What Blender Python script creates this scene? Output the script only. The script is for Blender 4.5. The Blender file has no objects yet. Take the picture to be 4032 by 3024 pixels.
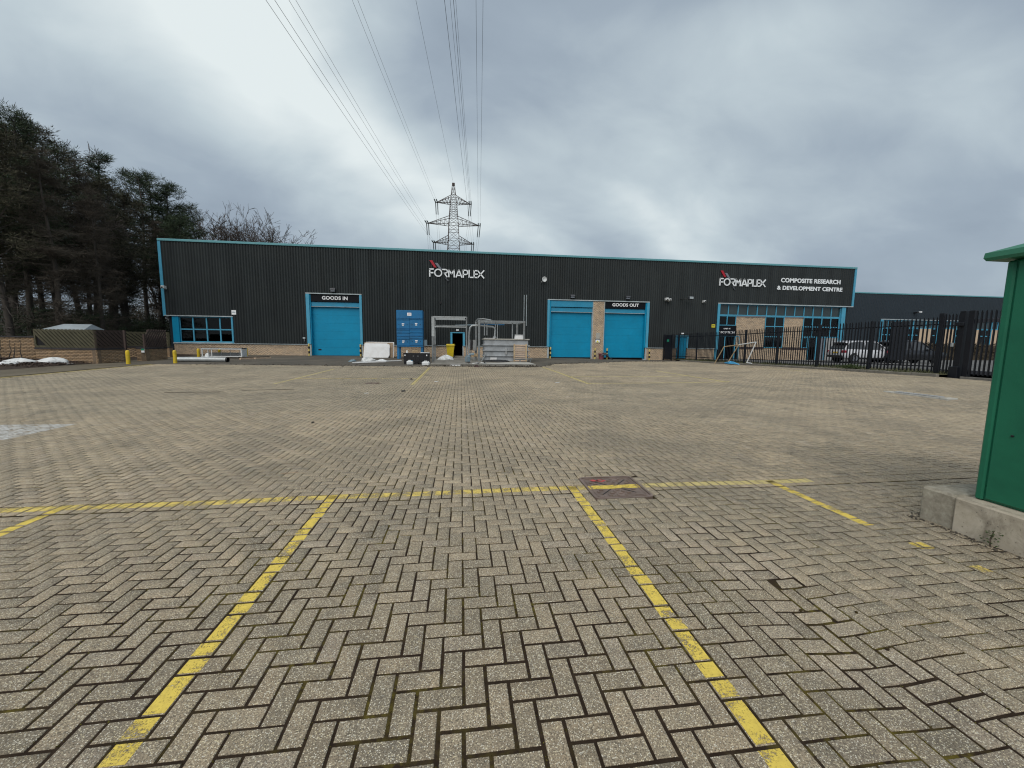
import bpy, math, random
import numpy as np
from mathutils import Vector, Matrix, Euler

rng = np.random.default_rng(7)
random.seed(7)
R = math.radians
scene = bpy.context.scene
COL = scene.collection

# ------------------------------------------------------------------ camera
YAW, PITCH, ROLL, FPX, CAM_H = R(7.49), R(6.14), R(0.674), 1537.1, 1.565
_f = Vector((math.sin(YAW) * math.cos(PITCH), math.cos(YAW) * math.cos(PITCH), -math.sin(PITCH)))
_r = Vector((math.cos(YAW), -math.sin(YAW), 0))
_u = _r.cross(_f)
_r2 = math.cos(ROLL) * _r + math.sin(ROLL) * _u
_u2 = -math.sin(ROLL) * _r + math.cos(ROLL) * _u
cam_data = bpy.data.cameras.new('camera')
cam_data.sensor_fit = 'HORIZONTAL'
cam_data.sensor_width = 36.0
cam_data.lens = FPX * 36.0 / 4032.0
cam_data.clip_start = 0.05
cam_data.clip_end = 3000
cam = bpy.data.objects.new('camera', cam_data)
COL.objects.link(cam)
M3 = Matrix((_r2, _u2, -_f)).transposed()
cam.matrix_world = Matrix.Translation((0, 0, CAM_H)) @ M3.to_4x4()
scene.camera = cam

# ------------------------------------------------------------------ world: overcast sky
SUN_EL, SUN_AZ = R(50), R(205)          # azimuth measured from +Y towards +X
world = bpy.data.worlds.new('World')
scene.world = world
world.use_nodes = True
wn, wl = world.node_tree.nodes, world.node_tree.links
wn.clear()
def wnode(t, **k):
    n = wn.new(t)
    for a, b in k.items():
        setattr(n, a, b)
    return n
def wmath(op, a, b=None, c=None, clamp=False):
    n = wn.new('ShaderNodeMath'); n.operation = op; n.use_clamp = clamp
    for i, v in enumerate((a, b, c)):
        if v is None: continue
        if isinstance(v, (int, float)): n.inputs[i].default_value = v
        else: wl.new(v, n.inputs[i])
    return n.outputs[0]
tc = wnode('ShaderNodeTexCoord')
sep = wnode('ShaderNodeSeparateXYZ'); wl.new(tc.outputs['Generated'], sep.inputs[0])
zz = wmath('ADD', wmath('MAXIMUM', sep.outputs[2], 0.0), 0.5)
px_ = wmath('DIVIDE', sep.outputs[0], zz); py_ = wmath('DIVIDE', sep.outputs[1], zz)
cmb = wnode('ShaderNodeCombineXYZ'); wl.new(px_, cmb.inputs[0]); wl.new(py_, cmb.inputs[1])
mapn = wnode('ShaderNodeMapping'); wl.new(cmb.outputs[0], mapn.inputs[0])
mapn.inputs['Location'].default_value = (8.2, 34.54, 5.71)
mapn.inputs['Rotation'].default_value = (0, 0, R(-35))
mapn.inputs['Scale'].default_value = (0.85, 1.25, 1)
n1 = wnode('ShaderNodeTexNoise'); wl.new(mapn.outputs[0], n1.inputs['Vector'])
n1.inputs['Scale'].default_value = 1.25; n1.inputs['Detail'].default_value = 3; n1.inputs['Roughness'].default_value = 0.42
n1.inputs['Distortion'].default_value = 0.55
n2 = wnode('ShaderNodeTexNoise'); wl.new(mapn.outputs[0], n2.inputs['Vector'])
n2.inputs['Scale'].default_value = 4.5; n2.inputs['Detail'].default_value = 5; n2.inputs['Roughness'].default_value = 0.5
n2.inputs['Distortion'].default_value = 0.3
sunv = Vector((math.sin(SUN_AZ) * math.cos(SUN_EL), math.cos(SUN_AZ) * math.cos(SUN_EL), math.sin(SUN_EL)))
# thinner, brighter cloud ahead of the camera to the left
thin = Vector((math.sin(R(-24)) * math.cos(R(34)), math.cos(R(-24)) * math.cos(R(34)), math.sin(R(34))))
vd = wnode('ShaderNodeVectorMath', operation='DOT_PRODUCT'); wl.new(tc.outputs['Generated'], vd.inputs[0]); vd.inputs[1].default_value = thin
glow = wmath('POWER', wmath('MAXIMUM', vd.outputs['Value'], 0.0), 6.0)
b0 = wmath('MULTIPLY_ADD', glow, 0.30, wmath('MULTIPLY', wmath('SUBTRACT', n1.outputs['Fac'], 0.5), 2.3))
b1 = wmath('ADD', b0, wmath('MULTIPLY', wmath('SUBTRACT', n2.outputs['Fac'], 0.5), 0.72))
b2 = wmath('ADD', b1, 0.34, clamp=True)
ramp = wnode('ShaderNodeValToRGB'); wl.new(b2, ramp.inputs[0])
cr = ramp.color_ramp
cr.elements[0].position = 0.0; cr.elements[0].color = (0.182, 0.222, 0.270, 1)
cr.elements[1].position = 1.0; cr.elements[1].color = (0.51, 0.555, 0.56, 1)
e = cr.elements.new(0.3); e.color = (0.228, 0.274, 0.322, 1)
e = cr.elements.new(0.65); e.color = (0.345, 0.40, 0.43, 1)
sky = wnode('ShaderNodeTexSky', sky_type='NISHITA')
sky.sun_disc = False; sky.sun_elevation = SUN_EL; sky.sun_rotation = SUN_AZ
sky.air_density = 1.0; sky.dust_density = 2.0
bg1 = wnode('ShaderNodeBackground'); wl.new(sky.outputs[0], bg1.inputs[0]); bg1.inputs[1].default_value = 0.08
bg2 = wnode('ShaderNodeBackground'); wl.new(ramp.outputs[0], bg2.inputs[0]); bg2.inputs[1].default_value = 1.0
mx = wnode('ShaderNodeMixShader'); mx.inputs[0].default_value = 0.96
wl.new(bg1.outputs[0], mx.inputs[1]); wl.new(bg2.outputs[0], mx.inputs[2])
wo = wnode('ShaderNodeOutputWorld'); wl.new(mx.outputs[0], wo.inputs[0])

sun_d = bpy.data.lights.new('sun', 'SUN'); sun_d.energy = 1.5; sun_d.angle = R(60); sun_d.color = (1.0, 0.95, 0.88)
sun = bpy.data.objects.new('sun', sun_d); COL.objects.link(sun)
sun.rotation_euler = (-sunv).to_track_quat('-Z', 'Y').to_euler()
scene.view_settings.view_transform = 'Standard'
scene.view_settings.look = 'None'
scene.view_settings.gamma = 1
scene.view_settings.exposure = 0.64
scene.view_settings.use_curve_mapping = False
scene.cycles.max_bounces = 6
scene.cycles.filter_width = 1.15
scene.cycles.transparent_max_bounces = 16

# ------------------------------------------------------------------ helpers
def sstep(t):
    t = np.clip(t, 0, 1); return t * t * (3 - 2 * t)
def gz(x, y):
    """height of the yard surface: it climbs gently to the building and to the fence on the right"""
    x = np.asarray(x, float); y = np.asarray(y, float)
    t = np.clip((y - 7) / 26, 0, 1.05)
    a = (0.305 - 0.13 * np.clip((x + 14.5) / 34.6, -.3, 1.4)) * t
    b = np.interp(y, [-5, 8, 13, 17, 22, 27, 33, 60], [.30, .37, .40, .35, .26, .15, .10, .05])
    w = sstep((x - 7.5) / 11.5)
    return a * (1 - w) + b * w
def gzf(x, y): return float(gz(x, y))

class MB:
    def __init__(s): s.v, s.f = [], []
    def add(s, vs, fs):
        n = len(s.v); s.v += [tuple(p) for p in vs]; s.f += [tuple(i + n for i in f) for f in fs]; return s
    def box(s, x0, x1, y0, y1, z0, z1, bev=0.0, M=None):
        if x0 > x1: x0, x1 = x1, x0
        if y0 > y1: y0, y1 = y1, y0
        if z0 > z1: z0, z1 = z1, z0
        b = min(bev, (x1 - x0) * .45, (y1 - y0) * .45, (z1 - z0) * .45)
        if b <= 0:
            vs = [(x0, y0, z0), (x1, y0, z0), (x1, y1, z0), (x0, y1, z0), (x0, y0, z1), (x1, y0, z1), (x1, y1, z1), (x0, y1, z1)]
            fs = [(0, 3, 2, 1), (4, 5, 6, 7), (0, 1, 5, 4), (1, 2, 6, 5), (2, 3, 7, 6), (3, 0, 4, 7)]
        else:
            vs, idx = [], {}
            for i, X in enumerate((x0, x1)):
                for j, Y in enumerate((y0, y1)):
                    for k, Z in enumerate((z0, z1)):
                        dx, dy, dz = (b if i == 0 else -b), (b if j == 0 else -b), (b if k == 0 else -b)
                        idx[(i, j, k, 0)] = len(vs); vs.append((X, Y + dy, Z + dz))
                        idx[(i, j, k, 1)] = len(vs); vs.append((X + dx, Y, Z + dz))
                        idx[(i, j, k, 2)] = len(vs); vs.append((X + dx, Y + dy, Z))
            fs = []
            I = lambda i, j, k, a: idx[(i, j, k, a)]
            for i in (0, 1):
                q = [I(i, 0, 0, 0), I(i, 1, 0, 0), I(i, 1, 1, 0), I(i, 0, 1, 0)]; fs.append(q if i else q[::-1])
                q = [I(0, i, 0, 1), I(0, i, 1, 1), I(1, i, 1, 1), I(1, i, 0, 1)]; fs.append(q if i else q[::-1])
                q = [I(0, 0, i, 2), I(1, 0, i, 2), I(1, 1, i, 2), I(0, 1, i, 2)]; fs.append(q if i else q[::-1])
            for a in (0, 1):
                for c in (0, 1):
                    fs.append((I(a, c, 0, 0), I(a, c, 1, 0), I(a, c, 1, 1), I(a, c, 0, 1)))
                    fs.append((I(a, 0, c, 0), I(a, 1, c, 0), I(a, 1, c, 2), I(a, 0, c, 2)))
                    fs.append((I(0, a, c, 1), I(1, a, c, 1), I(1, a, c, 2), I(0, a, c, 2)))
            for i in (0, 1):
                for j in (0, 1):
                    for k in (0, 1): fs.append((I(i, j, k, 0), I(i, j, k, 1), I(i, j, k, 2)))
        if M is not None: vs = [M @ Vector(p) for p in vs]
        return s.add(vs, fs)
    def tube(s, pts, r, n=8, caps=True):
        pts = [Vector(p) for p in pts]
        rs = r if isinstance(r, (list, tuple)) else [r] * len(pts)
        vs, fs = [], []
        prev = None
        for i, p in enumerate(pts):
            if i == 0: d = pts[1] - pts[0]
            elif i == len(pts) - 1: d = pts[-1] - pts[-2]
            else: d = (pts[i + 1] - p).normalized() + (p - pts[i - 1]).normalized()
            d.normalize()
            if prev is None:
                a = Vector((0, 0, 1)) if abs(d.z) < .9 else Vector((1, 0, 0))
                u = d.cross(a).normalized()
            else:
                u = (prev - d * prev.dot(d)).normalized()
            prev = u; w = d.cross(u)
            for k in range(n):
                t = 2 * math.pi * k / n
                vs.append(p + float(rs[i]) * (math.cos(t) * u + math.sin(t) * w))
        for i in range(len(pts) - 1):
            for k in range(n):
                a, b = i * n + k, i * n + (k + 1) % n
                fs.append((a, b, b + n, a + n))
        if caps:
            fs.append(tuple(range(n))[::-1]); m = (len(pts) - 1) * n
            fs.append(tuple(range(m, m + n)))
        return s.add(vs, fs)
    def bar(s, p0, p1, w, h=None, up=(0, 0, 1)):
        """rectangular bar from p0 to p1"""
        p0, p1 = Vector(p0), Vector(p1); h = h or w
        d = (p1 - p0).normalized(); up = Vector(up)
        if abs(d.dot(up)) > .97: up = Vector((1, 0, 0))
        u = d.cross(up).normalized(); v = u.cross(d)
        vs = []
        for p in (p0, p1):
            for a, b in ((-1, -1), (1, -1), (1, 1), (-1, 1)): vs.append(p + u * a * w / 2 + v * b * h / 2)
        return s.add(vs, [(0, 1, 2, 3), (7, 6, 5, 4), (0, 4, 5, 1), (1, 5, 6, 2), (2, 6, 7, 3), (3, 7, 4, 0)])
    def prism(s, poly, fn0, fn1):
        n = len(poly)
        vs = [fn0(*p) for p in poly] + [fn1(*p) for p in poly]
        fs = [tuple(range(n))[::-1], tuple(range(n, 2 * n))] + [(i, (i + 1) % n, (i + 1) % n + n, i + n) for i in range(n)]
        return s.add(vs, fs)
    def lathe(s, prof, c=(0, 0, 0), n=16):
        vs, fs = [], []
        for r, z in prof:
            for k in range(n):
                t = 2 * math.pi * k / n; vs.append((c[0] + r * math.cos(t), c[1] + r * math.sin(t), c[2] + z))
        for i in range(len(prof) - 1):
            for k in range(n):
                a, b = i * n + k, i * n + (k + 1) % n; fs.append((a, b, b + n, a + n))
        fs.append(tuple(range(n))[::-1]); m = (len(prof) - 1) * n; fs.append(tuple(range(m, m + n)))
        return s.add(vs, fs)
    def loft(s, secs):
        n = len(secs[0]); vs = [p for sec in secs for p in sec]; fs = []
        for i in range(len(secs) - 1):
            for k in range(n):
                a, b = i * n + k, i * n + (k + 1) % n; fs.append((a, b, b + n, a + n))
        fs.append(tuple(range(n))[::-1]); m = (len(secs) - 1) * n; fs.append(tuple(range(m, m + n)))
        return s.add(vs, fs)
    def mesh(s, name, m, smooth=None):
        me = bpy.data.meshes.new(name); me.from_pydata(s.v, [], s.f); me.update()
        if m: me.materials.append(m)
        if smooth is not None:
            me.polygons.foreach_set('use_smooth', [True] * len(me.polygons)); me.set_sharp_from_angle(angle=R(smooth))
        return me
    def build(s, name, m, parent=None, smooth=None):
        o = bpy.data.objects.new(name, s.mesh(name, m, smooth)); COL.objects.link(o); o.parent = parent
        return o
def npmesh(name, V, F, m, parent=None):
    V = np.asarray(V, np.float32); F = np.asarray(F, np.int32); k = F.shape[1]
    me = bpy.data.meshes.new(name)
    me.vertices.add(len(V)); me.vertices.foreach_set('co', V.ravel())
    me.loops.add(F.size); me.loops.foreach_set('vertex_index', F.ravel())
    me.polygons.add(len(F)); me.polygons.foreach_set('loop_start', np.arange(0, F.size, k, dtype=np.int32))
    me.polygons.foreach_set('loop_total', np.full(len(F), k, np.int32))
    me.update(calc_edges=True); me.materials.append(m)
    o = bpy.data.objects.new(name, me); COL.objects.link(o); o.parent = parent
    return o
def tag(o, label=None, cat=None, group=None, kind=None):
    if label: o['label'] = label
    if cat: o['category'] = cat
    if group: o['group'] = group
    if kind: o['kind'] = kind
    return o
def empty(name, loc=(0, 0, 0), rz=0, label=None, cat=None, group=None):
    o = bpy.data.objects.new(name, None); COL.objects.link(o); o.location = loc; o.rotation_euler = (0, 0, rz)
    o.empty_display_size = .1
    return tag(o, label, cat, group)
def copy_tree(o, parent=None):
    c = o.copy(); COL.objects.link(c); c.parent = parent
    for ch in [k for k in o.children]: copy_tree(ch, c)
    return c
def gridsheet(name, xs, ys, fz, m, parent=None):
    X, Y = np.meshgrid(xs, ys); Z = fz(X, Y)
    V = np.stack([X.ravel(), Y.ravel(), Z.ravel()], 1); nx = len(xs)
    I, J = np.meshgrid(np.arange(len(xs) - 1), np.arange(len(ys) - 1))
    a = (J * nx + I).ravel(); F = np.stack([a, a + 1, a + nx + 1, a + nx], 1)
    return npmesh(name, V, F, m, parent)

# ------------------------------------------------------------------ materials
class NT:
    def __init__(s, name):
        s.m = bpy.data.materials.new(name); s.m.use_nodes = True
        s.n, s.l = s.m.node_tree.nodes, s.m.node_tree.links
        s.b = s.n['Principled BSDF']; s.out = s.n['Material Output']
        s.pos = None
    def P(s, obj=False):
        k = 'o' if obj else 'g'
        if not hasattr(s, '_c' + k):
            if obj: setattr(s, '_co', s.n.new('ShaderNodeTexCoord').outputs['Object'])
            else: setattr(s, '_cg', s.n.new('ShaderNodeNewGeometry').outputs['Position'])
        return getattr(s, '_c' + k)
    def noise(s, scale, detail=3, rough=.55, dist=0, vec=None, stretch=None):
        t = s.n.new('ShaderNodeTexNoise'); t.inputs['Scale'].default_value = scale; t.inputs['Detail'].default_value = detail
        t.inputs['Roughness'].default_value = rough; t.inputs['Distortion'].default_value = dist
        v = vec or s.P()
        if stretch:
            mp = s.n.new('ShaderNodeMapping'); mp.inputs['Scale'].default_value = stretch; s.l.new(v, mp.inputs[0]); v = mp.outputs[0]
        s.l.new(v, t.inputs['Vector']); return t.outputs['Fac']
    def ramp(s, fac, stops):
        r = s.n.new('ShaderNodeValToRGB'); el = r.color_ramp.elements
        while len(el) < len(stops): el.new(.5)
        for e_, (p, c) in zip(el, stops):
            e_.position = p; e_.color = (c[0], c[1], c[2], 1) if not isinstance(c, (int, float)) else (c, c, c, 1)
        s.l.new(fac, r.inputs[0]); return r.outputs[0]
    def mix(s, a, b, fac, mode='MIX'):
        x = s.n.new('ShaderNodeMix'); x.data_type = 'RGBA'; x.blend_type = mode
        for i, v in ((6, a), (7, b)):
            if isinstance(v, (tuple, list)): x.inputs[i].default_value = (v[0], v[1], v[2], 1)
            else: s.l.new(v, x.inputs[i])
        if isinstance(fac, (int, float)): x.inputs[0].default_value = fac
        else: s.l.new(fac, x.inputs[0])
        return x.outputs[2]
    def math(s, op, a, b=None, clamp=False):
        x = s.n.new('ShaderNodeMath'); x.operation = op; x.use_clamp = clamp
        for i, v in enumerate((a, b)):
            if v is None: continue
            if isinstance(v, (int, float)): x.inputs[i].default_value = v
            else: s.l.new(v, x.inputs[i])
        return x.outputs[0]
    def island(s):
        return s.n.new('ShaderNodeNewGeometry').outputs['Random Per Island']
    def bump(s, h, strength, dist=.01):
        b = s.n.new('ShaderNodeBump'); b.inputs['Strength'].default_value = strength; b.inputs['Distance'].default_value = dist
        s.l.new(h, b.inputs['Height']); s.l.new(b.outputs[0], s.b.inputs['Normal'])
    def col(s, c):
        if isinstance(c, (tuple, list)): s.b.inputs['Base Color'].default_value = (c[0], c[1], c[2], 1)
        else: s.l.new(c, s.b.inputs['Base Color'])
    def set(s, rough=.6, metal=0, spec=.5):
        if isinstance(rough, (int, float)): s.b.inputs['Roughness'].default_value = rough
        else: s.l.new(rough, s.b.inputs['Roughness'])
        s.b.inputs['Metallic'].default_value = metal; s.b.inputs['Specular IOR Level'].default_value = spec
        return s.m
def sc(c, k): return tuple(min(1, x * k) for x in c)
def mk(name, base, rough=.6, metal=0, var=.25, scale=3, dirt=None, dirt_scale=1.2, dirt_amt=.35, bump=.15, bscale=40, spec=.4, isl=0, stretch=None):
    """painted or plain surface with mottling, a dirt layer and fine relief"""
    t = NT(name)
    f = t.noise(scale, 4, .6, .2, stretch=stretch)
    c = t.mix(sc(base, 1 - var), sc(base, 1 + var), t.ramp(f, [(.3, 0.), (.7, 1.)]))
    if isl:
        c = t.mix(c, sc(base, 1 - isl * 1.4), t.math('MULTIPLY', t.island(), .9))
    if dirt:
        d = t.noise(dirt_scale, 6, .65, .5)
        c = t.mix(c, dirt, t.math('MULTIPLY', t.ramp(d, [(.42, 0.), (.72, 1.)]), dirt_amt))
    t.col(c)
    if bump: t.bump(t.noise(bscale, 3), bump, .004)
    return t.set(rough, metal, spec)
MAT = {}
MAT['cladding'] = mk('cladding', (.023, .028, .029), .5, var=.30, scale=1.6, dirt=(.042, .046, .042), dirt_amt=.3, dirt_scale=.5, bump=.05, stretch=(1, 1, .07), spec=.25)
MAT['cladding_far'] = mk('cladding_far', (.014, .023, .032), .5, var=.12, scale=.5, bump=0)
MAT['blue_door'] = mk('blue_door', (.002, .25, .44), .42, var=.10, scale=.8, dirt=(.01, .17, .26), dirt_amt=.3, dirt_scale=1.6, bump=.04, bscale=9, spec=.3)
MAT['blue_trim'] = mk('blue_trim', (.07, .33, .49), .45, var=.1, scale=1.5, dirt=(.10, .24, .28), dirt_amt=.3, bump=.03)
MAT['blue_header'] = mk('blue_header', (.025, .26, .43), .45, var=.1, scale=1.5, dirt=(.07, .2, .28), dirt_amt=.3, bump=.03)
MAT['capping'] = mk('capping', (.12, .34, .38), .5, var=.14, scale=1.2, dirt=(.12, .18, .17), dirt_amt=.4, bump=.03)
MAT['grey_trim'] = mk('grey_trim', (.42, .48, .50), .5, var=.15, scale=2, dirt=(.14, .14, .12), bump=.03)
MAT['sign_black'] = mk('sign_black', (.005, .006, .009), .5, var=.1, bump=0, spec=.15)
MAT['sign_white'] = mk('sign_white', (.86, .87, .88), .45, var=.06, scale=4, dirt=(.4, .4, .37), dirt_amt=.3, bump=0)
MAT['logo_white'] = mk('logo_white', (.84, .87, .88), .4, var=.05, bump=0)
MAT['logo_red'] = mk('logo_red', (.42, .016, .03), .4, var=.08, bump=0)
MAT['logo_grey'] = mk('logo_grey', (.17, .19, .22), .45, var=.06, bump=0)
MAT['logo_dark'] = mk('logo_dark', (.06, .065, .075), .45, var=.06, bump=0)
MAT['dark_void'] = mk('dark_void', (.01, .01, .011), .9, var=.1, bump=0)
MAT['room_wall'] = mk('room_wall', (.12, .12, .12), .8, var=.2, scale=.6, bump=0)
MAT['steel'] = mk('steel', (.25, .27, .275), .5, metal=.45, var=.25, scale=5, dirt=(.14, .11, .08), dirt_amt=.45, dirt_scale=4)
MAT['galv'] = mk('galv', (.42, .445, .45), .45, metal=.4, var=.2, scale=6, dirt=(.18, .16, .13), dirt_amt=.4, dirt_scale=3)
MAT['tower_steel'] = mk('tower_steel', (.058, .041, .036), .6, metal=.3, var=.2, scale=.5, bump=0)
MAT['insulator'] = mk('insulator', (.03, .055, .06), .3, var=.1, bump=0)
MAT['wire'] = mk('wire', (.10, .10, .105), .5, metal=.3, var=.1, bump=0)
MAT['fence_black'] = mk('fence_black', (.008, .009, .013), .42, var=.25, scale=2, bump=.04, spec=.35)
MAT['gate_grey'] = mk('gate_grey', (.05, .053, .065), .45, var=.2, scale=2, bump=.04)
MAT['white_plastic'] = mk('white_plastic', (.70, .72, .72), .4, var=.08, scale=6, dirt=(.30, .29, .24), dirt_amt=.35, dirt_scale=5)
MAT['white_board'] = mk('white_board', (.74, .75, .75), .5, var=.05, scale=2, dirt=(.45, .40, .34), dirt_amt=.35, dirt_scale=2.5)
MAT['wood_edge'] = mk('wood_edge', (.32, .23, .15), .7, var=.3, scale=9)
MAT['pallet_wood'] = mk('pallet_wood', (.64, .48, .35), .75, var=.25, scale=8, dirt=(.2, .15, .1), dirt_amt=.4, dirt_scale=6, isl=.2, stretch=(.3, 1, 1))
MAT['bin_yellow'] = mk('bin_yellow', (.60, .46, .015), .45, var=.12, scale=4, dirt=(.2, .15, .02), dirt_amt=.4, dirt_scale=3)
MAT['bollard'] = mk('bollard', (.66, .47, .02), .5, var=.12, scale=6, dirt=(.32, .22, .06), dirt_amt=.5, dirt_scale=5)
MAT['post_yellow'] = mk('post_yellow', (.58, .46, .14), .55, var=.2, scale=10, dirt=(.3, .22, .1), dirt_amt=.5, dirt_scale=8)
MAT['post_black'] = mk('post_black', (.012, .012, .012), .5, var=.2)
MAT['unit_blue'] = mk('unit_blue', (.012, .15, .34), .42, var=.14, scale=1.5, dirt=(.05, .10, .15), dirt_amt=.35, dirt_scale=2, bump=.05)
MAT['crate'] = mk('crate', (.012, .012, .014), .5, var=.25, scale=4)
MAT['tank_grey'] = mk('tank_grey', (.36, .38, .395), .55, var=.12, scale=1.4, dirt=(.14, .14, .13), dirt_amt=.5, dirt_scale=1.8, stretch=(1, 1, .4))
MAT['motor'] = mk('motor', (.16, .23, .27), .5, var=.15, scale=6, dirt=(.15, .12, .1))
MAT['box_grey'] = mk('box_grey', (.33, .34, .34), .5, var=.12, scale=3, dirt=(.15, .12, .1))
MAT['tarp_black'] = mk('tarp_black', (.012, .012, .013), .35, var=.2, bump=.4, bscale=12)
MAT['slab'] = mk('slab', (.24, .225, .195), .85, var=.3, scale=1.6, dirt=(.07, .065, .05), dirt_amt=.75, dirt_scale=1.1, bump=.4, bscale=25)
MAT['slab_pale'] = mk('slab_pale', (.42, .41, .37), .8, var=.15, scale=2, dirt=(.2, .18, .14), dirt_amt=.4, dirt_scale=2, bump=.3, bscale=25)
MAT['rubble'] = mk('rubble', (.10, .085, .065), .9, var=.5, scale=12, isl=.5, bump=.5)
MAT['green_cab'] = mk('green_cab', (.014, .145, .080), .40, var=.10, scale=1.2, dirt=(.008, .085, .05), dirt_amt=.6, dirt_scale=2.0, bump=.22, bscale=140, spec=.3)
MAT['green_lid'] = mk('green_lid', (.03, .17, .10), .5, var=.1, scale=1.5, dirt=(.05, .15, .09), dirt_amt=.4, dirt_scale=3, bump=.2, bscale=120)
MAT['black_detail'] = mk('black_detail', (.008, .008, .009), .5, var=.1, bump=0)
MAT['iron'] = mk('iron', (.20, .15, .125), .55, metal=.25, var=.3, scale=7, dirt=(.16, .11, .08), dirt_amt=.6, dirt_scale=5, bump=.4, bscale=90)
MAT['red_mark'] = mk('red_mark', (.50, .075, .075), .6, var=.2, scale=20)
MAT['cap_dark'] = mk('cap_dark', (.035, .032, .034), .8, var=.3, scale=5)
MAT['roof_grey'] = mk('roof_grey', (.27, .31, .33), .6, var=.12, scale=1.5, dirt=(.14, .15, .14), dirt_amt=.4, dirt_scale=2)
MAT['timber_green'] = mk('timber_green', (.115, .105, .062), .85, var=.35, scale=6, isl=.4, dirt=(.03, .03, .02), dirt_scale=3)
MAT['timber_brown'] = mk('timber_brown', (.095, .066, .056), .85, var=.35, scale=6, isl=.4, dirt=(.02, .018, .016), dirt_scale=3)
MAT['car_white'] = mk('car_white', (.60, .61, .64), .22, var=.03, bump=0, spec=.5)
MAT['car_dark'] = mk('car_dark', (.022, .024, .030), .2, var=.05, bump=0, spec=.5)
MAT['tyre'] = mk('tyre', (.015, .015, .016), .8, var=.2)
MAT['rim'] = mk('rim', (.42, .43, .45), .3, metal=.8, var=.1, bump=0)
MAT['lamp_red'] = mk('lamp_red', (.25, .015, .03), .25, var=.1, bump=0)
MAT['plate_yellow'] = mk('plate_yellow', (.62, .42, .05), .5, var=.1, bump=0)
MAT['sheet_blue'] = mk('sheet_blue', (.07, .32, .55), .4, var=.3, scale=6)
MAT['sheet_clear'] = mk('sheet_clear', (.55, .57, .57), .3, var=.3, scale=7, dirt=(.3, .3, .26), dirt_amt=.4, dirt_scale=5)
MAT['rust_pole'] = mk('rust_pole', (.42, .32, .19), .6, var=.3, scale=4, dirt=(.22, .11, .05), dirt_amt=.6, dirt_scale=5)
MAT['green_sign'] = mk('green_sign', (.02, .22, .13), .5, var=.1, bump=0)
MAT['yellow_sign'] = mk('yellow_sign', (.72, .62, .03), .5, var=.1, bump=0)
MAT['wet_bag'] = mk('wet_bag', (.02, .02, .024), .3, var=.3, bump=.5, bscale=15)
MAT['red_tub'] = mk('red_tub', (.20, .06, .075), .6, var=.2, scale=5, dirt=(.1, .06, .06))
MAT['kerb'] = mk('kerb', (.20, .185, .16), .9, var=.25, scale=5, dirt=(.09, .085, .06), dirt_amt=.6, dirt_scale=2.5, bump=.4, bscale=60)
MAT['leaves'] = mk('leaves', (.085, .055, .040), .9, var=.5, scale=10, isl=.5)
MAT['weed'] = mk('weed', (.055, .085, .025), .8, var=.4, scale=10, isl=.4)
MAT['grass'] = mk('grass', (.075, .085, .03), .85, var=.4, scale=3, isl=.5)
MAT['bark'] = mk('bark', (.065, .055, .046), .9, var=.35, scale=4, bump=.6, bscale=20, stretch=(1, 1, .3))
MAT['bark_grey'] = mk('bark_grey', (.075, .062, .054), .9, var=.3, scale=3, bump=0)
MAT['litter_white'] = mk('litter_white', (.6, .6, .58), .6, var=.15, scale=20)
MAT['stick'] = mk('stick', (.09, .07, .05), .9, var=.3, scale=10)
def leafmat(name, c0, c1, c2):
    t = NT(name)
    c = t.ramp(t.island(), [(0, c0), (.6, c1), (1, c2)])
    c = t.mix(c, sc(c0, .8), t.math('MULTIPLY', t.ramp(t.noise(.7, 3), [(.4, 0.), (.65, 1.)]), .5))
    t.col(c); return t.set(.75, 0, .15)
MAT['needles'] = leafmat('needles', (.028, .043, .024), (.050, .070, .038), (.085, .108, .058))
MAT['needles_brown'] = leafmat('needles_brown', (.044, .042, .026), (.072, .068, .044), (.11, .10, .068))
MAT['hedge_brown'] = leafmat('hedge_brown', (.05, .04, .028), (.085, .068, .046), (.12, .10, .068))
def brickmat(name, base):
    t = NT(name)
    i = t.island()
    c = t.ramp(i, [(0, sc(base, .72)), (.35, base), (.7, (base[0] * 1.08, base[1] * 1.02, base[2] * .95)), (1, (base[0] * 1.2, base[1] * 1.18, base[2] * 1.12))])
    c = t.mix(c, sc(base, .45), t.math('MULTIPLY', t.ramp(t.noise(1.1, 5, .65, .4), [(.48, 0.), (.75, 1.)]), .45))
    c = t.mix(c, sc(base, .7), t.ramp(t.noise(60, 2), [(.45, 0.), (.7, .6)]))
    t.col(c); t.bump(t.noise(90, 3), .3, .003); return t.set(.9, 0, .2)
MAT['brick'] = brickmat('brick', (.56, .44, .32))
MAT['brick_wall'] = brickmat('brick_wall', (.33, .235, .15))
MAT['brick_dark'] = brickmat('brick_dark', (.085, .06, .06))
MAT['mortar'] = mk('mortar', (.34, .29, .23), .95, var=.2, scale=6)
MAT['mortar_dark'] = mk('mortar_dark', (.15, .11, .075), .95, var=.2, scale=6)
def glassmat(name, tint, refl=.9):
    t = NT(name)
    tr = t.n.new('ShaderNodeBsdfTransparent'); tr.inputs[0].default_value = (*tint, 1)
    gl = t.n.new('ShaderNodeBsdfGlossy'); gl.inputs['Roughness'].default_value = .03; gl.inputs[0].default_value = (refl, refl, refl, 1)
    fr = t.n.new('ShaderNodeFresnel'); fr.inputs[0].default_value = 1.45
    ms = t.n.new('ShaderNodeMixShader'); t.l.new(fr.outputs[0], ms.inputs[0]); t.l.new(tr.outputs[0], ms.inputs[1]); t.l.new(gl.outputs[0], ms.inputs[2])
    t.l.new(ms.outputs[0], t.out.inputs[0]); return t.m
MAT['glass'] = glassmat('glass', (.30, .33, .35), .5)
MAT['glass_light'] = mk('glass_light', (.03, .045, .047), .18, var=.25, scale=.9, bump=0, spec=.5)
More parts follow.
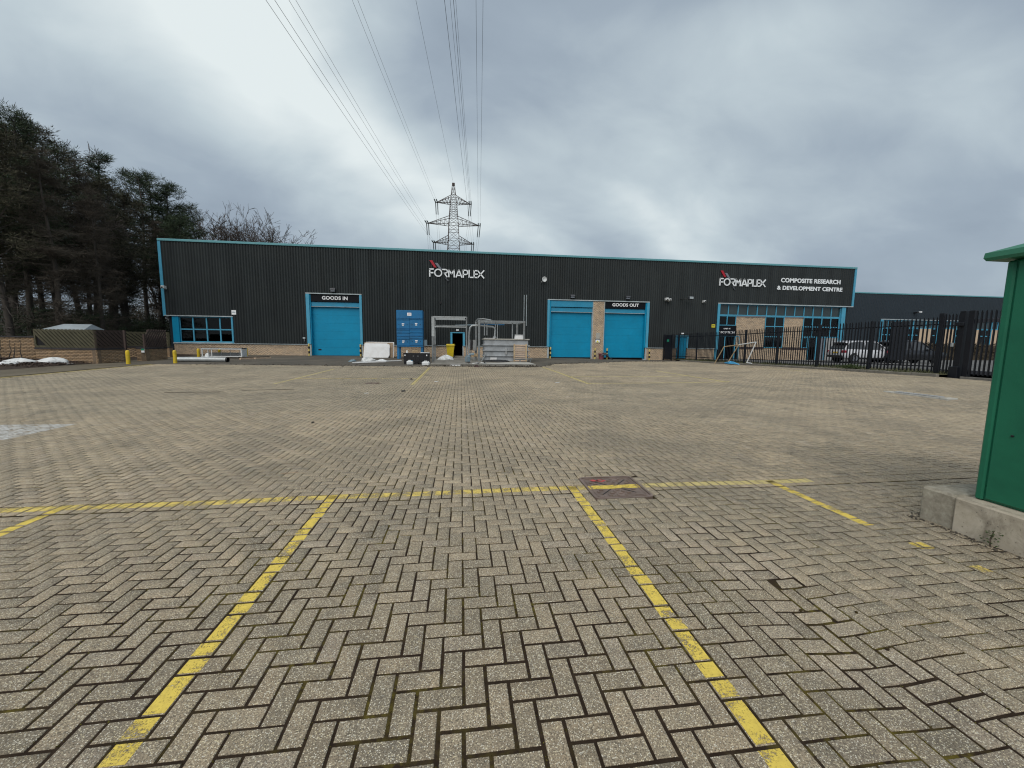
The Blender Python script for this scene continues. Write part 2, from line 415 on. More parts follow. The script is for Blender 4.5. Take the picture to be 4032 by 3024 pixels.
MAT['car_glass'] = mk('car_glass', (.010, .012, .014), .06, var=.05, bump=0, spec=.6)
MAT['car_glass_grey'] = mk('car_glass_grey', (.06, .065, .07), .1, var=.1, bump=0, spec=.6)

def paver_material():
    t = NT('paver')
    at = t.n.new('ShaderNodeAttribute'); at.attribute_name = 'tint'
    oi = t.n.new('ShaderNodeObjectInfo')
    tint = t.mix(at.outputs['Color'], oi.outputs['Color'], 1.0, 'ADD')
    sp = t.n.new('ShaderNodeSeparateColor'); t.l.new(tint, sp.inputs[0])
    warm, grey = (.53, .415, .275), (.39, .33, .235)
    c = t.mix(warm, grey, sp.outputs[1])
    c = t.mix(c, (.52, .425, .32), t.math('MULTIPLY', sp.outputs[2], .75))
    c = t.mix(t.mix(c, (.42, .42, .42), 1.0, 'MULTIPLY'), c, sp.outputs[0])        # brightness of the single stone
    big = t.noise(.55, 5, .6, .6)
    c = t.mix(c, (.17, .145, .11), t.math('MULTIPLY', t.ramp(big, [(.44, 0.), (.64, 1.)]), .62))
    st = t.noise(1.25, 6, .7, .9)
    c = t.mix(c, (.115, .10, .078), t.math('MULTIPLY', t.ramp(st, [(.53, 0.), (.66, 1.)]), .60))
    mid = t.noise(7, 4, .65)
    c = t.mix(c, (.17, .155, .125), t.ramp(mid, [(.45, 0.), (.75, .55)]))
    fine = t.noise(150, 3, .7)
    c = t.mix(c, (.10, .085, .065), t.ramp(fine, [(.38, .85), (.54, 0.)]))
    v = t.n.new('ShaderNodeTexVoronoi'); v.inputs['Scale'].default_value = 190; t.l.new(t.P(), v.inputs['Vector'])
    sp2 = t.n.new('ShaderNodeSeparateColor'); t.l.new(v.outputs['Color'], sp2.inputs[0])
    speck = t.math('MULTIPLY', t.ramp(sp2.outputs[0], [(.52, 0.), (.80, 1.)]), t.ramp(v.outputs['Distance'], [(.30, 1.), (.60, 0.)]))
    c = t.mix(c, t.mix((.70, .60, .37), (.82, .79, .68), sp2.outputs[1]), t.math('MULTIPLY', speck, .85))
    c = t.mix(c, (.07, .065, .055), t.math('MULTIPLY', t.ramp(sp2.outputs[2], [(.80, 0.), (.90, 1.)]), t.ramp(v.outputs['Distance'], [(.2, .7), (.45, 0.)])))
    t.col(c); t.bump(t.math('ADD', fine, t.math('MULTIPLY', v.outputs['Distance'], .6)), .55, .004)
    return t.set(.88, 0, .22)
MAT['paver'] = paver_material()
def bed_material():
    t = NT('joint_bed')
    n = t.noise(9, 5, .7); n2 = t.noise(1.3, 4, .6, .5)
    c = t.ramp(n, [(.30, (.020, .013, .009)), (.55, (.034, .023, .015)), (.8, (.058, .042, .024))])
    c = t.mix(c, (.115, .092, .018), t.math('MULTIPLY', t.ramp(n2, [(.47, 0.), (.62, 1.)]), t.ramp(t.noise(24, 3), [(.4, 0.), (.6, .9)])))
    t.col(c); t.bump(t.noise(120, 3), .6, .006); return t.set(.95, 0, .1)
MAT['bed'] = bed_material()
def paint_material(name, c0, c1, wear):
    t = NT(name)
    n = t.noise(6, 6, .75, .3); f = t.noise(110, 3, .7)
    c = t.mix(c0, c1, t.ramp(t.noise(30, 4), [(.35, 0.), (.7, 1.)]))
    c = t.mix(c, sc(c1, .55), t.ramp(f, [(.30, .55), (.46, 0.)]))
    t.col(c); t.set(.6, 0, .3); t.bump(f, .4, .003)
    tr = t.n.new('ShaderNodeBsdfTransparent'); ms = t.n.new('ShaderNodeMixShader')
    w = t.math('ADD', t.math('MULTIPLY', n, .75), t.math('MULTIPLY', f, .45))
    t.l.new(t.ramp(w, [(wear - .05, 0.), (wear + .05, 1.)]), ms.inputs[0]); t.l.new(tr.outputs[0], ms.inputs[1]); t.l.new(t.b.outputs[0], ms.inputs[2])
    t.l.new(ms.outputs[0], t.out.inputs[0]); return t.m
MAT['paint_fresh'] = paint_material('paint_fresh', (.74, .56, .10), (.62, .46, .09), .545)
MAT['paint_worn'] = paint_material('paint_worn', (.70, .53, .13), (.60, .46, .13), .575)
MAT['paint_pale'] = paint_material('paint_pale', (.58, .47, .19), (.50, .41, .17), .51)
MAT['paint_white'] = paint_material('paint_white', (.56, .555, .53), (.50, .49, .46), .555)
def ground_material(name, cols, s1, s2, bump=.5, rough=.92):
    t = NT(name)
    c = t.ramp(t.noise(s1, 6, .65, .4), [(.3, cols[0]), (.5, cols[1]), (.72, cols[2])])
    c = t.mix(c, sc(cols[0], .7), t.ramp(t.noise(s2, 3, .7), [(.4, .6), (.6, 0.)]))
    t.col(c); t.bump(t.noise(s2 * 1.5, 4), bump, .01); return t.set(rough, 0, .2)
MAT['apron'] = ground_material('apron', ((.088, .080, .066), (.125, .112, .092), (.20, .175, .135)), .45, 40)
MAT['tarmac'] = ground_material('tarmac', ((.10, .088, .066), (.17, .145, .105), (.22, .19, .14)), .5, 50)
MAT['asphalt'] = ground_material('asphalt', ((.10, .10, .10), (.16, .16, .155), (.24, .235, .22)), .35, 60)
MAT['soil'] = ground_material('soil', ((.035, .026, .02), (.06, .044, .034), (.085, .062, .045)), 1.6, 18, .8)
MAT['field'] = ground_material('field', ((.035, .04, .018), (.055, .06, .026), (.07, .066, .034)), .12, 6)
MAT['verge'] = ground_material('verge', ((.075, .065, .04), (.105, .10, .045), (.15, .135, .08)), 1.1, 25, .7)

# ------------------------------------------------------------------ setting
gx = np.unique(np.concatenate([np.linspace(-900, -60, 12), np.linspace(-60, 90, 61), np.linspace(90, 900, 12)]))
gy = np.unique(np.concatenate([np.linspace(-300, -10, 6), np.linspace(-10, 80, 46), np.linspace(80, 1400, 14)]))
g = gridsheet('ground', gx, gy, lambda X, Y: gz(X, Y) - .16, MAT['field'])
tag(g, 'flat rough ground stretching beyond the buildings', kind='structure')

# ---- block paving
C = 0.1027                   # module
X0, Y_LINE0, Y_LINE1 = -1.326 + 13 * C, 3.81, 4.015
def yard_far(x):             # where the blocks stop and the dark apron begins
    return np.interp(x, [-17, -9, -4, 4.5, 6, 10, 13.5, 18.6], [22.9, 22.6, 22.3, 22.3, 25.0, 27.2, 29.4, 30.5])
def left_lim(y): return np.maximum(-1.12 * y - 3.2, -15.9)
def right_lim(y): return np.minimum(1.95 * y + 3.2, 18.55)
MH = (1.34, 1.98, 3.63, 4.27)      # manhole opening x0 x1 y0 y1
def herring(y_lo, y_hi, shift):
    ni0, ni1 = int(-17 / C), int(19.5 / C); nj0, nj1 = int(math.floor(y_lo / C)) - 2, int(math.ceil(y_hi / C)) + 2
    I, J = np.meshgrid(np.arange(ni0, ni1), np.arange(nj0, nj1)); k = (I + J + shift) % 4
    rects = []
    h = k == 0; v = k == 2
    oy = y_lo - math.floor(y_lo / C) * C
    for msk, w, l in ((h, 2, 1), (v, 1, 2)):
        x = X0 + I[msk] * C; y = J[msk] * C + oy
        rects.append(np.stack([x, x + w * C, y, y + l * C], 1))
    r = np.concatenate(rects)
    r[:, 2] = np.maximum(r[:, 2], y_lo); r[:, 3] = np.minimum(r[:, 3], y_hi)
    return r[(r[:, 3] - r[:, 2] > .03)]
ra = herring(0.2, Y_LINE0, 0)
rc = herring(Y_LINE1, 30.6, 1)
xs_ = X0 + np.arange(-170, 195) * C
rb = np.stack([xs_, xs_ + C, np.full_like(xs_, Y_LINE0), np.full_like(xs_, Y_LINE1)], 1)
rects = np.concatenate([ra, rb, rc])
cx, cy = (rects[:, 0] + rects[:, 1]) / 2, (rects[:, 2] + rects[:, 3]) / 2
keep = (cx > left_lim(cy)) & (cx < right_lim(cy)) & (cy < yard_far(cx) + .1 * np.sin(cx * 3)) & (cy < 30.4)
# no blocks under the cabinet plinth, the slab and the drains
keep &= ~((cx > 4.22) & (cx < 6.2) & (cy > .4) & (cy < 2.92))
keep &= ~((cx > -3.32) & (cx < -2.86) & (cy > 14.0) & (cy < 14.32))
keep &= ~((cx > 12.75) & (cx < 12.98) & (cy > 8.7) & (cy < 10.2))
rects = rects[keep]
inside = (rects[:, 0] < MH[1]) & (rects[:, 1] > MH[0]) & (rects[:, 2] < MH[3]) & (rects[:, 3] > MH[2])
cx, cy = (rects[:, 0] + rects[:, 1]) / 2, (rects[:, 2] + rects[:, 3]) / 2
dead = np.zeros(len(rects), bool)
for i in np.nonzero(inside)[0]:
    x0, x1, y0, y1 = rects[i]
    opts = [(x0, min(x1, MH[0]), y0, y1), (max(x0, MH[1]), x1, y0, y1), (x0, x1, y0, min(y1, MH[2])), (x0, x1, max(y0, MH[3]), y1)]
    opts = [o for o in opts if o[1] - o[0] > .025 and o[3] - o[2] > .025]
    if not opts: dead[i] = True
    else: rects[i] = max(opts, key=lambda o: (o[1] - o[0]) * (o[3] - o[2]))
rects = rects[~dead]
N = len(rects)
cx, cy = (rects[:, 0] + rects[:, 1]) / 2, (rects[:, 2] + rects[:, 3]) / 2
hx, hy = (rects[:, 1] - rects[:, 0]) / 2, (rects[:, 3] - rects[:, 2]) / 2
def lf(x, y, s, ph):      # cheap smooth field in -1..1
    return (np.sin(x * s + ph) * np.cos(y * s * 1.13 + ph * 2) + np.sin((x + y) * s * .61 + ph * 3) + np.cos((x - .7 * y) * s * 1.7 + ph)) / 3
# ruts and settled stones
def settle(x, y):
    near = np.exp(-np.maximum(y - 4, 0) / 9)
    rut = -.032 * np.exp(-((x - 2.05 - .12 * (y - 1.6)) / .28) ** 2) * np.exp(-((y - 1.7) / 1.0) ** 2)
    return .005 * lf(x, y, 1.9, .7) * near + rut + .010 * lf(x, y, .55, 2.1)
joint = np.clip(.0056 + .0017 * lf(cx, cy, 1.1, .3) + .0016 * np.exp(-((cx - .1) ** 2 + (cy - 1.5) ** 2) / .9),  .0026, .0090) + rng.uniform(-.0006, .0010, N)
joint = np.clip(joint, .0024, .010)
cz = gz(cx, cy) + settle(cx, cy) + np.clip(rng.normal(0, .0009, N), -.0014, .003)
ex = .08
gsx = (gz(cx + ex, cy) + settle(cx + ex, cy) - gz(cx - ex, cy) - settle(cx - ex, cy)) / (2 * ex) + rng.normal(0, .005, N)
gsy = (gz(cx, cy + ex) + settle(cx, cy + ex) - gz(cx, cy - ex) - settle(cx, cy - ex)) / (2 * ex) + rng.normal(0, .005, N)
ang = rng.normal(0, .006, N)
jx, jy = rng.normal(0, .0008, N), rng.normal(0, .0008, N)
# colour: red = brightness, green = share of the grey batch
bright = np.clip(.66 + rng.normal(0, .12, N) + .12 * lf(cx, cy, .8, 4), .12, 1)
greyn = np.clip(.38 + .35 * lf(cx, cy, .33, 1.2) + rng.normal(0, .16, N), 0, 1)
greyn = np.where((cx < -1.66) & (cy > 8.8) & (cy < 21.5), np.clip(greyn + .45, 0, 1), greyn)
greyn = np.where((cx > 4.9) & (cy > 13.9), np.clip(greyn - .25, 0, 1), greyn)
greyn = np.where((cy < 3.8), np.clip(greyn + .15, 0, 1), greyn)
bright = np.where((cx > 1.25) & (cx < 2.0) & (cy < 3.4), bright * .80, bright)
bright = np.where((cx > 2.9) & (cy < 3.9), bright * .85, bright)
greyn = np.where((cx > 1.3) & (cy < 3.8), np.clip(greyn + .25, 0, 1), greyn)
worn = np.abs(cx - 2.05 - .12 * (cy - 1.6) + .25 * (cy - 1.6)) < .28
worn &= (cy < 3.0) & (rng.random(N) < .75)
bright = np.where(worn, bright + .22, bright); pink = np.where(worn, rng.uniform(.3, 1, N), 0)
joint = np.where(worn, np.clip(joint + rng.uniform(0, .004, N), 0, .012), joint)
pink = np.maximum(pink, np.where(rng.random(N) < .10, rng.uniform(.4, 1, N), 0))
lime = (cx > 3.15 - .3 * (cy - 2.8)) & (cx < 4.4) & (cy > 2.0) & (cy < 3.6) & (rng.random(N) < .30)
bright = np.where(lime, bright + .35, bright); greyn = np.where(lime, .55, greyn)
nearf = np.exp(-np.maximum(cy - 2.0, 0) / 3.0)
bright = np.clip(bright + .14 - .30 * nearf, .08, 1)
BEV, DEP = .0028, .05
def paver_verts(i):
    """12 corner points of stone set i (vectorised)"""
    w, l = hx[i] - joint[i], hy[i] - joint[i]
    w = np.maximum(w, .008); l = np.maximum(l, .008)
    out = []
    for zl, ins in ((-DEP, 0), (-BEV, 0), (0, BEV)):
        for a, b in ((-1, -1), (1, -1), (1, 1), (-1, 1)):
            lx, ly = a * (w - ins), b * (l - ins)
            c_, s_ = np.cos(ang[i]), np.sin(ang[i])
            X, Y = lx * c_ - ly * s_, lx * s_ + ly * c_
            out.append(np.stack([cx[i] + jx[i] + X, cy[i] + jy[i] + Y, cz[i] + zl + gsx[i] * X + gsy[i] * Y], -1))
    return np.stack(out, -2)
PF = np.array([(0, 1, 5, 4), (1, 2, 6, 5), (2, 3, 7, 6), (3, 0, 4, 7), (4, 5, 9, 8), (5, 6, 10, 9), (6, 7, 11, 10), (7, 4, 8, 11), (8, 9, 10, 11)])
# the 300 stones that show largest
Pc = np.stack([cx, cy, cz - CAM_H], 1)
zc = Pc @ np.array(_f); ux = Pc @ np.array(_r2) / zc; uy = Pc @ np.array(_u2) / zc
vis = (zc > .2) & (np.abs(ux) < 2016 / FPX) & (uy > -1512 / FPX) & (uy < 0)
area = np.where(vis, hx * hy * CAM_H / np.maximum(np.linalg.norm(Pc, axis=1), .5) ** 3, 0)
order = np.argsort(-area); single = np.zeros(N, bool); single[order[:300]] = True
paving = gridsheet('block_paving', np.arange(-17, 19.01, .14), np.arange(0, 31.01, .14),
                   lambda X, Y: gz(X, Y) + settle(X, Y) - .0042 - .0018 * lf(X, Y, 2.3, .9) - .05 * ((X > MH[0]) & (X < MH[1]) & (Y > MH[2]) & (Y < MH[3])) - .06 * ((np.abs(X + 3.09) < .2) & (np.abs(Y - 14.16) < .2)) - np.where((X > left_lim(Y) - .4) & (X < right_lim(Y) + .1) & (Y < yard_far(X) + .35), 0, .12), MAT['bed'])
tag(paving, 'herringbone block paved yard with mossy joints', kind='structure')
mi = np.nonzero(~single)[0]
V = paver_verts(mi).reshape(-1, 3); F = (PF[None] + (np.arange(len(mi)) * 12)[:, None, None]).reshape(-1, 4)
mass = npmesh('pavers', V, F, MAT['paver'], paving); mass['kind'] = 'stuff'; mass.color = (0, 0, 0, 1)
ca = mass.data.color_attributes.new('tint', 'FLOAT_COLOR', 'POINT')
cols = np.zeros((len(mi), 12, 4), np.float32); cols[..., 0] = bright[mi][:, None]; cols[..., 1] = greyn[mi][:, None]; cols[..., 2] = pink[mi][:, None]; cols[..., 3] = 1
ca.data.foreach_set('color', cols.ravel())
proto = {}
for i in np.nonzero(single)[0]:
    key = (round(float(hx[i]), 3), round(float(hy[i]), 3), round(float(joint[i]) * 1000))
    if key not in proto:
        w, l = key[0] - key[2] / 1000, key[1] - key[2] / 1000
        vs = [(a * (w - ins), b * (l - ins), zl) for zl, ins in ((-DEP, 0), (-BEV, 0), (0, BEV)) for a, b in ((-1, -1), (1, -1), (1, 1), (-1, 1))]
        me = bpy.data.meshes.new('paver'); me.from_pydata(vs, [], [tuple(f) for f in PF]); me.materials.append(MAT['paver']); proto[key] = me
    o = bpy.data.objects.new('paver', proto[key]); COL.objects.link(o); o.parent = paving
    nrm = Vector((-gsx[i], -gsy[i], 1)).normalized()
    q = Vector((0, 0, 1)).rotation_difference(nrm) @ Euler((0, 0, float(ang[i]))).to_quaternion()
    o.rotation_mode = 'QUATERNION'; o.rotation_quaternion = q; o.location = (cx[i] + jx[i], cy[i] + jy[i], cz[i])
    o.color = (float(bright[i]), float(greyn[i]), float(pink[i]), 1)

def paint_line(label, x0, x1, y0, y1, m, y_of=None):
    """paint lying on the stones only, so the joints stay open"""
    sel = np.nonzero((cx + hx > x0) & (cx - hx < x1) & (cy + hy > y0) & (cy - hy < y1))[0]
    Vs, Fs = [], []
    for i in sel:
        w, l = hx[i] - joint[i] - .003, hy[i] - joint[i] - .003
        ax0, ax1 = max(x0, cx[i] - w), min(x1, cx[i] + w); ay0, ay1 = max(y0, cy[i] - l), min(y1, cy[i] + l)
        if ax1 - ax0 < .008 or ay1 - ay0 < .008: continue
        n = len(Vs)
        for X, Y in ((ax0, ay0), (ax1, ay0), (ax1, ay1), (ax0, ay1)):
            dx, dy = X - cx[i], Y - cy[i]
            Vs.append((X + jx[i], Y + jy[i], cz[i] + .0013 + gsx[i] * dx + gsy[i] * dy))
        Fs.append((n, n + 1, n + 2, n + 3))
    o = npmesh('painted_line', Vs, Fs, m); tag(o, label, kind='structure'); return o
paint_line('worn yellow line across the heads of the near bays', -6.5, 1.33, 3.885, 4.0, MAT['paint_worn'])
paint_line('yellow line across the bay heads right of the manhole', 2.0, 4.06, 3.885, 4.0, MAT['paint_pale'])
paint_line('yellow bay line running off the left edge', X0 - 36 * C, X0 - 35 * C, 2.2, 3.98, MAT['paint_fresh'])
paint_line('yellow bay line left of centre in the foreground', X0 - 13 * C, X0 - 12 * C, .9, 3.98, MAT['paint_fresh'])
paint_line('bright yellow bay line right of centre in the foreground', X0 + 11 * C, X0 + 12 * C, .6, 3.98, MAT['paint_fresh'])
paint_line('short yellow bay line beside the green cabinet', X0 + 34 * C, X0 + 35 * C, 2.84, 3.98, MAT['paint_fresh'])
paint_line('scrap of yellow paint near the cabinet plinth', 3.55, 3.67, 2.44, 2.54, MAT['paint_fresh'])
paint_line('small yellow paint scrap nearest the plinth', 3.6, 3.7, 2.12, 2.2, MAT['paint_worn'])
paint_line('far yellow line before the left loading door', -6.26, -6.15, 13.9, 20.2, MAT['paint_pale'])
paint_line('faint yellow line across the left loading bay', -6.2, -1.7, 15.6, 15.72, MAT['paint_worn'])
paint_line('far yellow line leading to the slab corner', -1.72, -1.60, 13.6, 21.4, MAT['paint_pale'])
paint_line('long yellow line left of the right loading bay', 4.62, 4.78, 13.9, 22.2, MAT['paint_pale'])
paint_line('yellow line across the right loading bay', 4.7, 10.4, 16.5, 16.64, MAT['paint_pale'])
paint_line('near yellow line closing the right loading bay', 4.7, 10.5, 14.0, 14.14, MAT['paint_pale'])
paint_line('yellow line right of the right loading bay', 10.22, 10.36, 13.9, 19.6, MAT['paint_pale'])
paint_line('short faint line near the fence kerb', 16.0, 16.12, 19.6, 21.8, MAT['paint_pale'])
paint_line('pale line alongside the fence kerb', 16.55, 16.68, 16.8, 19.2, MAT['paint_pale'])
paint_line('whitened patch of paving at the left edge', -9.6, -6.85, 6.75, 7.85, MAT['paint_white'])

ap = gridsheet('loading_apron', np.arange(-17.5, 18.7, .5), np.linspace(0, 1, 24),
               lambda X, T: gz(X, yard_far(X) + .0 + T * (33.6 - yard_far(X))) + .002, MAT['apron'])
co = np.zeros(len(ap.data.vertices) * 3, np.float32); ap.data.vertices.foreach_get('co', co); co = co.reshape(-1, 3)
co[:, 1] = yard_far(co[:, 0]) + .12 * np.sin(co[:, 0] * 3.1) * (1 - co[:, 1]) + co[:, 1] * (33.6 - yard_far(co[:, 0])) - .04
ap.data.vertices.foreach_set('co', co.ravel()); ap.data.update()
tag(ap, 'dark stained strip of ground along the building', kind='structure')
tm = gridsheet('tarmac', np.arange(-20.5, -15.4, .5), np.arange(8, 33.6, .5), lambda X, Y: gz(X, Y) - .006 + np.where(X > -15.6, -.05, 0), MAT['tarmac'])
tag(tm, 'dirty tarmac margin left of the paving', kind='structure')
o = MB(); o.add([(x, y, gzf(x, y) + .009) for y in np.arange(10, 23, .5) for x in (-15.98, -15.84)], [(2 * i, 2 * i + 1, 2 * i + 3, 2 * i + 2) for i in range(25)])
tag(o.build('painted_line', MAT['paint_pale']), 'faded yellow line along the left margin of the yard', kind='structure')
sb = gridsheet('soil_bed', np.arange(-34, -18.7, .4), np.arange(17, 62, .8),
               lambda X, Y: gz(X, Y) + .02 + .22 * np.exp(-((X + 22.5) / 2.2) ** 2 - ((Y - 22.3) / 1.5) ** 2) + .03 * lf(X, Y, 2.1, .4) - .06 * sstep((X + 19.6) / .8), MAT['soil'])
tag(sb, 'dark leaf strewn soil bed under the pines', kind='structure')
cp = gridsheet('car_park', np.arange(20.6, 110, 1.5), np.arange(-5, 50, 1.0), lambda X, Y: gz(X, Y) + .10 + 0 * X, MAT['asphalt'])
tag(cp, 'grey car park beyond the fence', kind='structure')
vg = gridsheet('verge', np.arange(18.68, 22.3, .2), np.arange(12.9, 33.0, .4), lambda X, Y: gz(X, Y) + .085 + .025 * lf(X, Y, 2.5, 1) + .03 * sstep((X - 18.7) / .6) * sstep((22.2 - X) / .5), MAT['verge'])
tag(vg, 'scruffy grass verge under the fence', kind='structure')
kerb = empty('kerb', (18.6, 13, 0)); tag(kerb, 'weathered concrete kerb along the fence', kind='structure')
kme = MB().box(-.065, .065, 0, .905, -.1, .115, .02).mesh('kerb_stone', MAT['kerb'])
for k in range(20):
    o = bpy.data.objects.new('kerb_stone', kme); COL.objects.link(o); o.parent = kerb
    y = 13.0 + k * .915; o.location = (rng.normal(0, .008), y - 13.0, gzf(18.6, y) + rng.normal(0, .006)); o.rotation_euler = (math.atan2(gzf(18.6, y + .9) - gzf(18.6, y), .9), 0, rng.normal(0, .01))

def text_mesh(s, x0, x1, z0, z1, y, m, parent, name='lettering', depth=.02, off=.03):
    cu = bpy.data.curves.new('t', 'FONT'); cu.body = s; cu.extrude = .01; cu.offset = off; cu.space_character = 1.06; cu.resolution_u = 4
    ob = bpy.data.objects.new('t', cu); COL.objects.link(ob)
    dg = bpy.context.evaluated_depsgraph_get(); me = bpy.data.meshes.new_from_object(ob.evaluated_get(dg))
    bpy.data.objects.remove(ob); bpy.data.curves.remove(cu)
    co = np.zeros(len(me.vertices) * 3, np.float32); me.vertices.foreach_get('co', co); co = co.reshape(-1, 3)
    mn, mxx = co.min(0), co.max(0)
    X = x0 + (co[:, 0] - mn[0]) / (mxx[0] - mn[0]) * (x1 - x0); Z = z0 + (co[:, 1] - mn[1]) / (mxx[1] - mn[1]) * (z1 - z0)
    Y = y - (co[:, 2] - mn[2]) / max(mxx[2] - mn[2], 1e-6) * depth
    me.vertices.foreach_set('co', np.stack([X, Y, Z], 1).astype(np.float32).ravel()); me.update()
    nv = len(me.vertices); lab = np.arange(nv)
    ed = np.zeros(len(me.edges) * 2, np.int32); me.edges.foreach_get('vertices', ed); ed = ed.reshape(-1, 2)
    co_ = np.stack([X, Y, Z], 1)
    key = np.round(co_ * 1e4).astype(np.int64); _, inv = np.unique(key, axis=0, return_inverse=True); inv = inv.ravel()
    first = {}
    root = np.array([first.setdefault(int(k), i_) for i_, k in enumerate(inv)]); lab = root.copy()
    while True:
        new = lab.copy(); np.minimum.at(new, ed[:, 0], lab[ed[:, 1]]); np.minimum.at(new, ed[:, 1], lab[ed[:, 0]])
        mn_ = np.full(nv, nv); np.minimum.at(mn_, root, new); new = mn_[root]
        if (new == lab).all(): break
        lab = new
    grp = empty(name); grp.parent = parent
    polys = [tuple(p.vertices) for p in me.polygons]
    for l_ in np.unique(lab):
        vi = np.nonzero(lab == l_)[0]; mp = {int(v): k for k, v in enumerate(vi)}
        mb = MB(); mb.add([tuple(co_[v]) for v in vi], [tuple(mp[v] for v in p) for p in polys if lab[p[0]] == l_]); mb.build('letter', m, grp)
    bpy.data.meshes.remove(me)
    return grp

def brickwork(parent, x0, x1, z0, z1, y, m='brick', mortar='mortar', M=None, name='brickwork', dep=.09):
    """running bond of separate bricks standing 8 mm proud of the mortar; front face looks to -Y"""
    rows = max(1, int(round((z1 - z0) / .075))); ch = (z1 - z0) / rows
    Vs, Fs = [], []
    for r in range(rows):
        xx = x0 - (.1125 if r % 2 else 0)
        while xx < x1 - .02:
            a, b = max(xx + .004, x0), min(xx + .221, x1)
            if b - a > .03:
                n = len(Vs); zb, zt = z0 + r * ch + .005, z0 + (r + 1) * ch - .005; yy = y - random.uniform(0, .003)
                Vs += [(a, yy, zb), (b, yy, zb), (b, yy, zt), (a, yy, zt), (a, y + .02, zb), (b, y + .02, zb), (b, y + .02, zt), (a, y + .02, zt)]
                Fs += [(n, n + 1, n + 2, n + 3), (n + 1, n + 5, n + 6, n + 2), (n + 4, n, n + 3, n + 7), (n + 3, n + 2, n + 6, n + 7), (n + 4, n + 5, n + 1, n)]
            xx += .225
    if M is not None: Vs = [M @ Vector(v) for v in Vs]
    o = npmesh(name, Vs, Fs, MAT[m], parent); o['kind'] = 'stuff'
    b = MB().box(x0 + .002, x1 - .002, y + .008, y + dep, z0, z1 - .002, M=M).build('mortar', MAT[mortar], parent)
    return o

def corrugated(parent, x0, x1, z0, z1, y, m='cladding', pitch=.2, depth=.065, name='cladding'):
    prof = [(0, 0), (.128, 0), (.145, 1), (.183, 1)]
    xs, off = [], []
    k = math.floor(x0 / pitch) - 1
    pts = []
    while k * pitch < x1 + pitch:
        for a, d in prof: pts.append((k * pitch + a * pitch / .2, d * depth))
        k += 1
    P_ = np.array(pts)
    xs = np.concatenate([[x0], P_[(P_[:, 0] > x0) & (P_[:, 0] < x1), 0], [x1]]); off = np.interp(xs, P_[:, 0], P_[:, 1])
    n = len(xs)
    Vv = np.concatenate([np.stack([xs, y + off, np.full(n, z0)], 1), np.stack([xs, y + off, np.full(n, z1)], 1)])
    a = np.arange(n - 1); Ff = np.stack([a, a + 1, a + 1 + n, a + n], 1)
    return npmesh(name, Vv, Ff, MAT[m], parent)

# ------------------------------------------------------------------ main warehouse
FD = 33.0
WH = empty('warehouse', (0, FD, 0), label='long dark ribbed warehouse with bright blue loading doors and brick plinth', cat='warehouse')
WH.location = (0, 0, 0)
XL, XR, ZT = -22.2, 36.72, 8.72
GB = -.02
for x0, x1, z0, z1 in [(XL, XR, 5.29, ZT), (XL, -17.47, 3.27, 5.29), (-17.47, -12.03, 1.2, 5.29), (-12.03, -7.86, 5.2, 5.29), (-7.86, -.86, 1.2, 5.29), (-.86, .34, 2.31, 5.29), (.34, 7.33, 1.2, 5.29), (7.33, 16.43, 5.2, 5.29), (16.43, 19.07, 1.2, 5.29), (19.07, 20.3, 2.31, 5.29), (20.3, 22.97, 1.2, 5.29)]:
    corrugated(WH, x0, x1, z0, z1, FD)
MB().box(XL - .06, XR + .06, FD - .06, FD + .3, ZT, ZT + .17, .02).build('roof_capping', MAT['capping'], WH)
MB().box(XL - .07, XL + .13, FD - .03, FD + .4, 3.2, ZT, .01).build('corner_trim', MAT['blue_trim'], WH)
MB().box(XR - .13, XR + .07, FD - .03, FD + .4, 5.2, ZT, .01).build('corner_trim', MAT['blue_trim'], WH)
shell = MB()
shell.box(XL + .05, XL + .25, FD + .4, FD + 24, -.2, ZT - .02); shell.box(XR - .25, XR - .05, FD + .4, FD + 24, -.2, ZT - .02); shell.box(XL + .05, XR - .05, FD + 24, FD + 24.2, -.2, ZT - .02)
shell.build('shell_wall', MAT['cladding_far'], WH)
rf = MB(); rf.add([(XL, FD + .2, ZT), (XR, FD + .2, ZT), (XR, FD + 12, ZT + .1), (XL, FD + 12, ZT + .1), (XR, FD + 24.2, ZT), (XL, FD + 24.2, ZT)], [(0, 1, 2, 3), (3, 2, 4, 5)])
rf.build('roof', MAT['cladding_far'], WH)
MB().box(XL + .3, XR - .3, FD + .36, FD + 23.9, -.05, .04).build('floor', MAT['dark_void'], WH)
# inside partition so that the glazed parts look into shallow dark rooms
MB().box(XL + .3, XR - .3, FD + 6, FD + 6.1, .05, ZT - .1).build('partition', MAT['dark_void'], WH)
MB().box(-21.6, -16.9, FD + 3.4, FD + 3.5, .05, 4).build('partition', MAT['room_wall'], WH)
# plinth
for x0, x1 in [(-21.7, -12.0), (-7.87, -.74), (.22, 7.36), (16.37, 19.2), (20.2, 22.9)]:
    zb = gzf((x0 + x1) / 2, FD) - .15
    brickwork(WH, x0, x1, zb, 1.14, FD + .03)
    s0 = -17.47 if x0 == -21.7 else x0
    MB().box(s0, x1, FD - .05, FD + .06, 1.165, 1.205).build('flashing', MAT['grey_trim'], WH)
    MB().box(x0, x1, FD - .015, FD + .1, 1.14, 1.165).build('drip_shadow', MAT['cap_dark'], WH)

